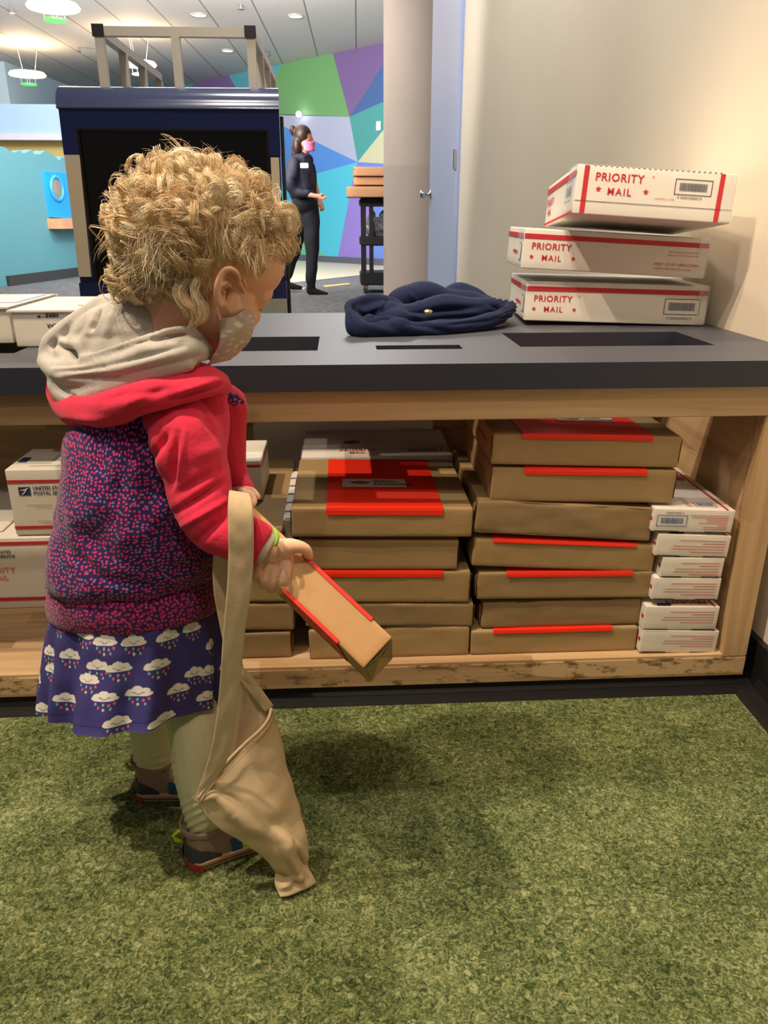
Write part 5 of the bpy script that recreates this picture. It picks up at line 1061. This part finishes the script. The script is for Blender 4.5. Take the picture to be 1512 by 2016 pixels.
# ---- shoes
def shoe(base, deg, parent):
    M = Matrix.Translation(base)@Matrix.Rotation(math.radians(deg), 4, 'Z'); e = empty('shoe', base, None, None); e.parent = parent; e.location = base-wloc(parent)
    Lh = .142
    def hw(s): return .031*(math.sin(min(1, s/.12)*math.pi/2)**.6)*(1-.12*math.sin(s*3.1*.9+.2))*(1 if s < .72 else max(.02, math.cos((s-.72)/.28*math.pi/2))**.5)*(.92+.16*s)
    def outline(k, z, inset=0): return [Vector((s*Lh-.018, sg*max(.0005, hw(s)-inset), z)) for s, sg in k]
    S = [1-(1-math.cos(math.pi*i/24))/2 for i in range(25)]; K = [(s, 1) for s in S]+[(s, -1) for s in S[::-1]][1:-1]
    def lay(name, zs, m, cap=False, lab=None):
        g = MB(); P = [[M@p for p in outline(K, z, ins)] for z, ins in zs]; g.grid(P, 0, True)
        if cap: g.add(P[-1], [tuple(range(len(K)))]); g.add(P[0], [tuple(range(len(K)))[::-1]])
        return g.build(name, m, e, True, label=lab, angle=50)
    TAN = mat('tan_rubber', hexc(210, 166, 132), .6); BR = mat('brown_stripe', hexc(120, 70, 50), .6); TAUPE = mat('taupe_knit', hexc(146, 122, 108), .8, bump=.1, bscale=400); NAV = mat('dark_leather', hexc(52, 54, 66), .45); LIME = mat('lime_nylon', hexc(196, 200, 40), .5); BLU = mat('blue_panel', hexc(30, 80, 120), .6); RD = mat('red_rubber', hexc(160, 60, 50), .6)
    lay('sole', [(.0, .002), (.002, -.0005), (.014, -.0022), (.017, .001)], TAN, True)
    lay('sole_stripe', [(.0065, -.0022), (.0085, -.0026)], BR)
    # upper: height falls from heel to toe, opening for the ankle
    g = MB(); P = []; rows = 10
    for r in range(rows+1):
        t = r/rows; row = []
        for s, sg in K:
            H_s = .052 if s < .34 else .052-(s-.34)/.66*.030; z = .012+(H_s-.012)*t; w = hw(s)*(1-.16*t**2-(.62 if s > .40 else .0)*t**3)
            x = s*Lh-.018; 
            if s < .08: x += .004*t
            if s > .9: x -= .010*t
            row.append(M@Vector((x, sg*w, z)))
        P.append(row)
    g.grid(P, 0, True); n_ = len(K); kb = len(g.v)-n_
    for i in range(12, 24): 
        pass
    top = P[-1]; idx = [i for i, (s, sg) in enumerate(K) if s > .36]; half = [i for i in idx if K[i][1] == 1]; oth = {round(K[i][0], 4): i for i in idx if K[i][1] == -1}
    pr2 = [(i, oth[round(K[i][0], 4)]) for i in half if round(K[i][0], 4) in oth]
    for (a, b), (c, d) in zip(pr2, pr2[1:]): g.f.append((kb+a, kb+c, kb+d, kb+b)); g.m.append(0)
    u = g.build('shoe_upper', TAUPE, e, True); u.modifiers.new('s', 'SOLIDIFY').thickness = .002
    def patch(name, s0, s1, z0, z1f, m, off=.0012, lab=None):
        for sg in (-1, 1):
            g = MB(); Pp = []
            for r in range(5):
                row = []
                for i in range(13):
                    s = s0+(s1-s0)*i/12; H_s = .052 if s < .34 else .052-(s-.34)/.66*.030; zt_ = z1f((i/12)); z = z0+(zt_-z0)*r/4; t = max(0, (z-.012)/(H_s-.012)); w = hw(s)*(1-.16*t**2-(.62 if s > .40 else .0)*t**3)+off
                    x = s*Lh-.018+(.004*t if s < .08 else 0)-(off if s < .05 else 0); row.append(M@Vector((x, sg*w, z)))
                Pp.append(row)
            g.grid(Pp); g.build(name, m, e, True, label=lab)
    patch('heel_counter', .0, .30, .013, lambda t: .036-.018*t*t, NAV, .0014)
    patch('side_panel', .40, .50, .013, lambda t: .034-.004*t, BLU, .0012); patch('side_panel', .50, .72, .013, lambda t: .030-.006*t, LIME, .0012)
    patch('heel_bumper', .0, .12, .0, lambda t: .012, RD, .0022)
    g = MB(); g.tube([M@Vector(p) for p in [(-.019, 0, .036), (-.027, 0, .042), (-.0285, 0, .050), (-.022, 0, .054), (-.016, 0, .050)]], .0022, 8, 0, True, 2.2); g.build('pull_tab', LIME, e, True)
    g = MB(); c_ = M@Vector((.012, 0, .052)); 
    P = []
    for z, k_ in ((.048, 1.0), (.054, 1.03), (.058, 1.0), (.057, .93), (.050, .90)):
        P.append([M@Vector((.010+.030*k_*math.cos(a), .0265*k_*math.sin(a), z+.004*math.cos(a)*-1)) for a in [i*2*math.pi/32 for i in range(32)]])
    g.grid(P, 0, True); g.build('ankle_collar', TAUPE, e, True)
    return e
shoe(sh1, 24, BODY); shoe(sh2, -3, BODY)
# ================================================================ HELD PARCEL
P0, P1, P2 = at(462, 963, .81), at(773, 1255, .70), at(715, 1312, .684); ex = (P1-P0); Lx = ex.length; ex.normalize(); ez = -(P2-P1); ez -= ex*ez.dot(ex); Hz = .0435; ez.normalize(); ey = ez.cross(ex).normalized()
if ey.y < 0: ey = -ey
org = P0-ez*Hz+ex*(Lx/2); Mx = Matrix((( ex.x, ey.x, ez.x, org.x), (ex.y, ey.y, ez.y, org.y), (ex.z, ey.z, ez.z, org.z), (0, 0, 0, 1)))
hp = empty('kraft_parcel', org, 'kraft parcel with red band held slanting down in the toddler\'s hands', 'parcel'); hp.matrix_world = Mx; hp.rotation_mode = 'XYZ'; hp.rotation_euler = Mx.to_euler(); hp.location = org
g = rbox(Lx, .23, Hz, .0025, .0009, 201, (22, 14, 6)); g.build('wrapping', mat('kraft_paper_held', hexc(198, 152, 100), .6, var=.03, vscale=20, bump=.06, bscale=50), hp, True, True)
g = MB(); w = Lx
for zz_, s_ in ((Hz, 1), (0, -1)):
    ctr_ = org-ex*(w/2)+ez*zz_; fr_ = lambda X: min(range(101), key=lambda k: abs(proj(ctr_+ex*(w*k/100))[0]-X))/100-.5
    g = MB(); t = .0012; x0, x1 = (w*fr_(596), w*fr_(735)) if s_ > 0 else (w*fr_(557), w*fr_(664)); q = [(-t, zz_-s_*.0035), (-t, zz_+s_*t*.6), (.003, zz_+s_*t), (.21, zz_+s_*t)]
    g.grid([[(x0+(x1-x0)*i/20, y, z) for i in range(21)] for y, z in q])
    g.build('red_label', M_red, hp, local=True, label='bright red paper band')
g = MB(); x = w/2+.001; g.add([(x, .002, .002), (x+.0012, .03, Hz*.5), (x, .002, Hz-.002)], [(0, 1, 2)]); g.build('end_fold', KRAFT[2], hp, local=True)
g = MB(); g.add([(x, .004, Hz-.002), (x+.0014, .04, Hz*.52), (x, .20, Hz-.002)], [(0, 1, 2)]); g.build('end_fold', KRAFT[2], hp, local=True); g = MB(); g.add([(x, .004, .002), (x+.0014, .04, Hz*.48), (x, .20, .002)], [(0, 2, 1)]); g.build('end_fold', KRAFT[2], hp, local=True)
# ================================================================ CANVAS SATCHEL
bg = empty('canvas_satchel', (-.10, .75, 0), 'beige canvas satchel hanging by its strap from the toddler\'s forearm to the carpet', 'bag')
def ribbon(rows, n=6, th=.0018, name='strap', lab=None, mid=.0):
    Q = cr(rows, n); g = MB(); P = []
    for i, q in enumerate(Q):
        a, b = at(q[0], q[1], q[4]), at(q[2], q[3], q[4]+ (q[5] if len(q) > 5 else 0)); row = []
        for j in range(13):
            t = j/12; p = a.lerp(b, t); p = p+VIEW*(-.0010*math.sin(math.pi*t)*(.6+.6*noise.noise(Vector((i*.13, 0, 7)))) + .0012*noise.noise(Vector((i*.25, t*2, 3)))); row.append(p)
        P.append(row)
    g.grid(P); o = g.build(name, CANVAS, bg, True, label=lab); o.modifiers.new('s', 'SOLIDIFY').thickness = th
    for e0 in (0, 12):
        pass
    return o
ribbon([(452, 968, 490, 974, .762), (450, 975, 494, 983, .740), (449, 1005, 498, 1008, .727), (450, 1050, 500, 1050, .722), (450, 1100, 499, 1100, .722), (447, 1160, 495, 1160, .722), (441, 1230, 484, 1230, .724), (436, 1300, 477, 1300, .727), (431, 1370, 470, 1370, .731), (424, 1430, 460, 1437, .735), (414, 1480, 448, 1492, .739), (402, 1522, 424, 1537, .743), (391, 1552, 405, 1562, .745), (384, 1576, 396, 1582, .746)])
ribbon([(452, 968, 490, 974, .762), (449, 974, 482, 985, .785), (430, 1050, 470, 1055, .792), (420, 1100, 465, 1100, .80), (421, 1160, 462, 1160, .80), (433, 1230, 468, 1230, .80), (450, 1300, 478, 1308, .80), (468, 1330, 488, 1322, .80), (496, 1368, 512, 1352, .80), (524, 1402, 538, 1388, .80)])
def coons(T, Bt, Lf, Rt, nu, nv, f=None):
    def rs(C, n):
        C = cr(C, 12); d = np.r_[0, np.cumsum(np.linalg.norm(np.diff(C[:, :2], axis=0), axis=1))]; s = np.linspace(0, d[-1], n+1); return np.stack([np.interp(s, d, C[:, k]) for k in range(3)], 1)
    T, Bt, Lf, Rt = rs(T, nu), rs(Bt, nu), rs(Lf, nv), rs(Rt, nv); P = []
    for j in range(nv+1):
        v = j/nv; row = []
        for i in range(nu+1):
            u = i/nu; q = (1-v)*T[i]+v*Bt[i]+(1-u)*Lf[j]+u*Rt[j]-((1-u)*(1-v)*T[0]+u*(1-v)*T[-1]+(1-u)*v*Bt[0]+u*v*Bt[-1])
            if f: q = q+np.array([0, 0, f(u, v)])
            row.append(at(q[0], q[1], q[2]))
        P.append(row)
    return P
def fl(x, y): return atz(x, y, .006).y
Tq = [(392, 1570, .744), (408, 1546, .746), (442, 1505, .752), (480, 1466, .765), (512, 1437, .78), (528, 1416, .79), (534, 1396, .80)]
Rq = [(534, 1396, .80), (552, 1460, .80), (573, 1540, .79), (590, 1600, .78), (602, 1650, .765), (606, 1700, .757), (622, 1738, fl(622, 1738))]
Lq = [(392, 1570, .744), (392, 1586, .744), (420, 1620, .742), (470, 1652, .742), (515, 1684, .742), (537, 1708, .742), (541, 1735, .742), (552, 1766, fl(552, 1766))]
Bq = [(552, 1766, fl(552, 1766)), (572, 1762, fl(572, 1762)), (600, 1750, fl(600, 1750)), (622, 1738, fl(622, 1738))]
def bulge(u, v): return -.016*math.sin(math.pi*u)*math.sin(math.pi*min(1, v*1.15))**.7
g = MB(); g.grid(coons(Tq, Bq, Lq, Rq, 60, 90, bulge)); g2 = MB()
co = np.array(g.v); sh = (91, 61, 3); C3 = co.reshape(sh); dv = np.gradient(C3, axis=0); du = np.gradient(C3, axis=1); nr = np.cross(du, dv); nr /= np.linalg.norm(nr, axis=2, keepdims=True)+1e-12
if (nr.reshape(-1, 3)@_F).mean() > 0: nr = -nr
co = creases([(545, 1640, 600, 1690, 9, 6), (560, 1665, 596, 1740, 7, 9), (575, 1660, 607, 1712, 5, -8), (537, 1720, 590, 1738, 8, -9), (555, 1745, 592, 1722, 6, 8), (425, 1560, 460, 1600, 12, 5), (455, 1600, 560, 1660, 14, 4), (520, 1640, 580, 1600, 16, -4), (420, 1552, 470, 1580, 6, -3), (400, 1572, 430, 1560, 6, 3)])(co, nr.reshape(-1, 3))
co = wob(.0025, 40, 8)(co, nr.reshape(-1, 3)); g.v = [tuple(p) for p in co]; o = g.build('front_panel', CANVAS, bg, True); o.modifiers.new('s', 'SOLIDIFY').thickness = .0014
Tb = [(398, 1552, .775), (420, 1500, .79), (440, 1430, .80), (458, 1370, .805), (474, 1326, .806)]
Rb = [(474, 1326, .806), (496, 1348, .807), (520, 1378, .806), (533, 1400, .803), (552, 1460, .803), (573, 1540, .793), (590, 1600, .783), (602, 1650, .768), (606, 1700, .760), (620, 1736, fl(620, 1736)+.004)]
Lb = [(398, 1552, .775), (405, 1590, .77), (425, 1620, .765), (470, 1650, .765), (515, 1680, .762), (538, 1706, .76), (543, 1732, .755), (553, 1762, fl(553, 1762)+.006)]
Bb = [(553, 1762, fl(553, 1762)+.006), (590, 1752, fl(590, 1752)+.006), (620, 1736, fl(620, 1736)+.004)]
g = MB(); g.grid(coons(Tb, Bb, Lb, Rb, 30, 50, lambda u, v: .010*math.sin(math.pi*u)*math.sin(math.pi*v))); o = g.build('back_panel', CANVAS, bg, True); o.modifiers.new('s', 'SOLIDIFY').thickness = .0014
g = MB(); stroke(g, [(x, y, Y-.0015, 3.2) for x, y, Y in Tq], 6, 1, 8); g.build('opening_hem', CANVAS, bg, True)
g = MB(); stroke(g, [(x+3, y+9, Y-.004-.006*math.sin(math.pi*min(1, max(0, (x-392)/142))), 1.4) for x, y, Y in Tq], 6, 1, 6); g.build('seam', mat('canvas_seam', hexc(170, 146, 110), .9), bg, True)
g = MB(); stroke(g, [(474, 1326, .804, 3), (496, 1348, .805, 3.4), (518, 1374, .804, 3.4), (534, 1396, .80, 3)], 5, 1, 8); g.build('opening_hem', CANVAS, bg, True)
# ================================================================ NAVY JACKET ON THE COUNTER
NVY = mat('navy_wool', hexc(22, 31, 64), .85, var=.06, vscale=120, bump=.1, bscale=400, sheen=.05, spec=.2)
g = MB()
stroke(g, [(735, 640, 1.50, 22), (800, 632, 1.56, 30), (870, 622, 1.60, 36), (930, 618, 1.60, 32), (985, 610, 1.60, 18)], 6, 1.6)      # heart of the heap
stroke(g, [(712, 626, 1.47, 10), (740, 624, 1.49, 14), (790, 628, 1.52, 18)], 5, 1.4)
stroke(g, [(700, 612, 1.50, 9), (728, 610, 1.52, 13), (760, 614, 1.54, 16), (792, 622, 1.55, 20)], 5, 1.3)
stroke(g, [(700, 622, 1.48, 9), (730, 620, 1.50, 11)], 4)
stroke(g, [(712, 648, 1.43, 16), (780, 650, 1.44, 18), (860, 646, 1.45, 18), (930, 638, 1.48, 16), (985, 624, 1.53, 14), (1006, 606, 1.58, 10)], 6, 1.2)
stroke(g, [(698, 644, 1.44, 18), (688, 622, 1.46, 11), (688, 606, 1.49, 10), (702, 598, 1.52, 12), (728, 592, 1.54, 12), (752, 600, 1.56, 14), (780, 612, 1.57, 18)], 6)
stroke(g, [(688, 612, 1.45, 7), (702, 630, 1.435, 9), (716, 638, 1.43, 10), (732, 638, 1.43, 10), (746, 631, 1.43, 10), (757, 628, 1.435, 10), (785, 640, 1.43, 14), (815, 648, 1.43, 14)], 6)
stroke(g, [(775, 600, 1.62, 22), (805, 586, 1.65, 27), (840, 584, 1.67, 28), (880, 596, 1.68, 28), (930, 604, 1.68, 26), (965, 606, 1.66, 20)], 6, 1.3)
stroke(g, [(880, 594, 1.71, 26), (905, 580, 1.73, 24), (930, 586, 1.72, 22), (955, 600, 1.70, 18), (985, 600, 1.66, 14), (1003, 602, 1.62, 10)], 5, 1.2)
def jd(co, nr):
    co = creases([(810, 612, 950, 607, 8, -16), (705, 606, 770, 618, 13, -20), (722, 608, 745, 622, 13, -18), (800, 616, 835, 628, 5, 5), (700, 634, 800, 662, 6, 3), (820, 640, 900, 658, 5, -5), (850, 630, 935, 622, 4, -6), (880, 640, 960, 630, 3, -5), (800, 636, 850, 640, 5, -5), (900, 618, 960, 606, 7, 5), (755, 612, 765, 585, 3, -5), (960, 598, 990, 612, 4, -5), (830, 600, 800, 575, 5, 3), (930, 640, 1000, 622, 4, -4)])(co, nr)
    px, py = proj(co); fr = np.clip((px-955)/40, 0, 1); co = co+nr*(fr*.002*np.sin(py*.9+px*.35))[:, None]
    co[:, 2] = np.maximum(co[:, 2], CT+.0012); return co
o = g.remesh('navy_jacket', NVY, .0034, None, 10, None, chain(wob(.008, 16, 3), jd), (.2, 1.55, CT)); tag(o, 'crumpled navy blue jacket lying on the countertop beside the stacked white boxes', 'jacket')
g = MB(); p = at(843, 614, 1.50); g.ell(p, ((.009, 0, 0), (0, .005, .002), (0, -.001, .004)), 16); g.build('gold_badge', mat('brass', hexc(220, 190, 120), .25, .9), o, True)
# ================================================================ PERSON IN THE HALL
WY = 8.8; WL = Vector((-.33, WY, 0))
DK = mat('black_navy_shirt', hexc(26, 32, 52), .7, var=.1, vscale=8, bump=.1, bscale=20); TRO = mat('black_trousers', hexc(20, 24, 34), .8); HB = mat('dark_brown_hair', hexc(44, 28, 24), .45, bump=.2, bscale=60, stretch=(3, 3, .5))
SK2 = mat('skin_hall', hexc(206, 146, 122), .5, sss=.05)
g = MB()
ellpx(600, 274, WY, 15.5, 20, .10, 0, 24, g); ellpx(606, 284, WY, 11.5, 15, .07, 0, 20, g)
stroke(g, [(616, 276, WY, 2.5), (618.5, 284, WY, 3), (616, 287, WY, 2.5)], 3, 1, 8)
stroke(g, [(598, 292, WY, 8.5), (597, 312, WY, 9.5)], 3); stroke(g, [(594, 322, WY, 18), (594, 350, WY, 20), (598, 380, WY, 18), (600, 405, WY, 15)], 4, 1.2)
stroke(g, [(575, 324, WY-.16, 8), (572, 352, WY-.18, 7), (577, 378, WY-.18, 6), (600, 382, WY-.20, 5.4), (622, 386, WY-.22, 4.6), (630, 387, WY-.22, 4.8)], 4)
for k, (a, b) in enumerate([((630, 385), (640, 385)), ((631, 387.5), (643, 387)), ((631, 389.5), (642, 389.5)), ((630, 391.5), (639, 392))]): stroke(g, [(a[0], a[1], WY-.21-.01*k, 1.8), ((a[0]+b[0])/2, (a[1]+b[1])/2+.3, WY-.21-.01*k, 1.7), (b[0], b[1], WY-.21-.01*k, 1.4)], 3, 1, 8)
stroke(g, [(628, 384, WY-.23, 2), (634, 381.5, WY-.24, 1.8), (638, 382, WY-.24, 1.4)], 3, 1, 8)
stroke(g, [(612, 330, WY+.17, 7), (620, 365, WY+.17, 6), (628, 392, WY+.16, 5), (632, 403, WY+.14, 5.5)], 4)
for k in range(4): stroke(g, [(630+k*2.1, 404, WY+.13, 1.9), (631+k*2.2, 411, WY+.12, 1.7), (630+k*2, 416-abs(k-1.5), WY+.12, 1.3)], 3, 1, 8)
stroke(g, [(627, 401, WY+.12, 1.9), (625.5, 408, WY+.10, 1.5)], 3, 1, 8)
stroke(g, [(606, 415, WY, 10), (613, 480, WY, 9), (613, 545, WY, 7), (614, 566, WY, 6), (622, 574, WY, 5), (636, 577, WY, 3.5)], 4); stroke(g, [(594, 415, WY+.08, 10), (583, 480, WY+.2, 9), (570, 530, WY+.3, 7), (562, 552, WY+.32, 6), (570, 562, WY+.32, 4)], 4)
WB = g.remesh('person', SK2, .010, None, 2, None, None, WL); tag(WB, 'dark-haired person in black clothes and pink mask standing in the hall', 'person')
g = MB(); ellpx(596, 268, WY+.0, 18.5, 20, .125, -8, 24, g); ellpx(586, 287, WY, 11, 22, .11, 0, 20, g); ellpx(576.5, 257, WY, 6.5, 9, .07, 0, 16, g); stroke(g, [(583, 290, WY-.02, 10), (581, 302, WY-.03, 8)], 3)
def hcut(co, nr):
    px, py = proj(co); f = (px > 605) & (py > 262); co = co.copy(); co[f] -= np.outer(np.clip(px[f]-604, 0, 14)*dep(WL+Vector((0, 0, 1.5)))/CF*1.0, _R); return co
g.remesh('hair', HB, .010, WB, 2, 'dark hair with a small topknot', hcut)
g = MB(); stroke(g, [(584, 314, WY, 11), (597, 318, WY, 17), (606, 316, WY, 11)], 4, 1.4); stroke(g, [(592, 325, WY, 24), (592, 350, WY, 26.5), (595, 375, WY, 27), (600, 384, WY, 24)], 4, 1.2)
stroke(g, [(578, 322, WY-.14, 13), (574, 345, WY-.18, 12.5), (574, 366, WY-.19, 12), (583, 377, WY-.19, 10), (598, 380, WY-.20, 9), (604, 381, WY-.2, 8)], 5); stroke(g, [(608, 325, WY+.16, 11), (615, 360, WY+.17, 10), (622, 385, WY+.17, 7)], 4)
stroke(g, [(590, 306, WY-.03, 7), (597, 309, WY-.10, 5), (607, 307, WY-.04, 5)], 4)
g.remesh('shirt', DK, .011, WB, 2, 'navy black long sleeved shirt', chain(wob(.02, 7), creases([(590, 335, 600, 380, 4, -10), (568, 350, 590, 360, 3, -10)])))
g = MB(); ellpx(600, 402, WY, 26, 22, .16, 0, 20, g); stroke(g, [(609, 410, WY, 19), (613, 450, WY, 16.5), (614, 500, WY, 13.5), (613, 535, WY, 11), (612, 553, WY, 10)], 5); stroke(g, [(592, 412, WY+.1, 20), (586, 460, WY+.16, 16), (577, 500, WY+.24, 13), (566, 535, WY+.3, 11), (562, 545, WY+.3, 10)], 5)
g.remesh('trousers', TRO, .011, WB, 3, 'black trousers', wob(.012, 8))
BT = mat('black_leather', hexc(26, 24, 26), .22)
for dx, dy, dY in ((0, 0, 0), (-50, -12, .3)):
    g = MB(); stroke(g, [(613+dx, 555+dy, WY+dY, 8.5), (612+dx, 570+dy, WY+dY, 9)], 3); stroke(g, [(611+dx, 572+dy, WY+dY, 8.5), (622+dx, 575+dy, WY+dY, 7), (634+dx, 577.5+dy, WY+dY, 5.2), (642+dx, 578.5+dy, WY+dY, 4)], 4, 1.1)
    g.remesh('boot', BT, .008, WB, 2, 'black ankle boot')
g = MB(); P = []
for i in range(7):
    v = i/6; row = []
    for j in range(13):
        u = j/12; a = -.2+u*2.2; row.append(at(600+17*math.sin(a*.75)+ (1 if v > .5 else 0), 277+v*19+2*math.sin(u*3), WY-.085*math.cos(a*.75)-.02))
    P.append(row)
g.grid(P); o = g.build('face_mask', mat('pink_mask', hexc(236, 132, 180), .7), WB, True, label='pink face mask'); o.modifiers.new('s', 'SOLIDIFY').thickness = .01
a = at(599, 326, WY-.30); g = MB(); g.box((a.x-.042, a.y-.005, a.z-.024), (a.x+.042, a.y+.003, a.z+.024), bev=.004); g.build('name_badge', mat('white_badge', (.8, .8, .84), .4), WB, label='white name badge')
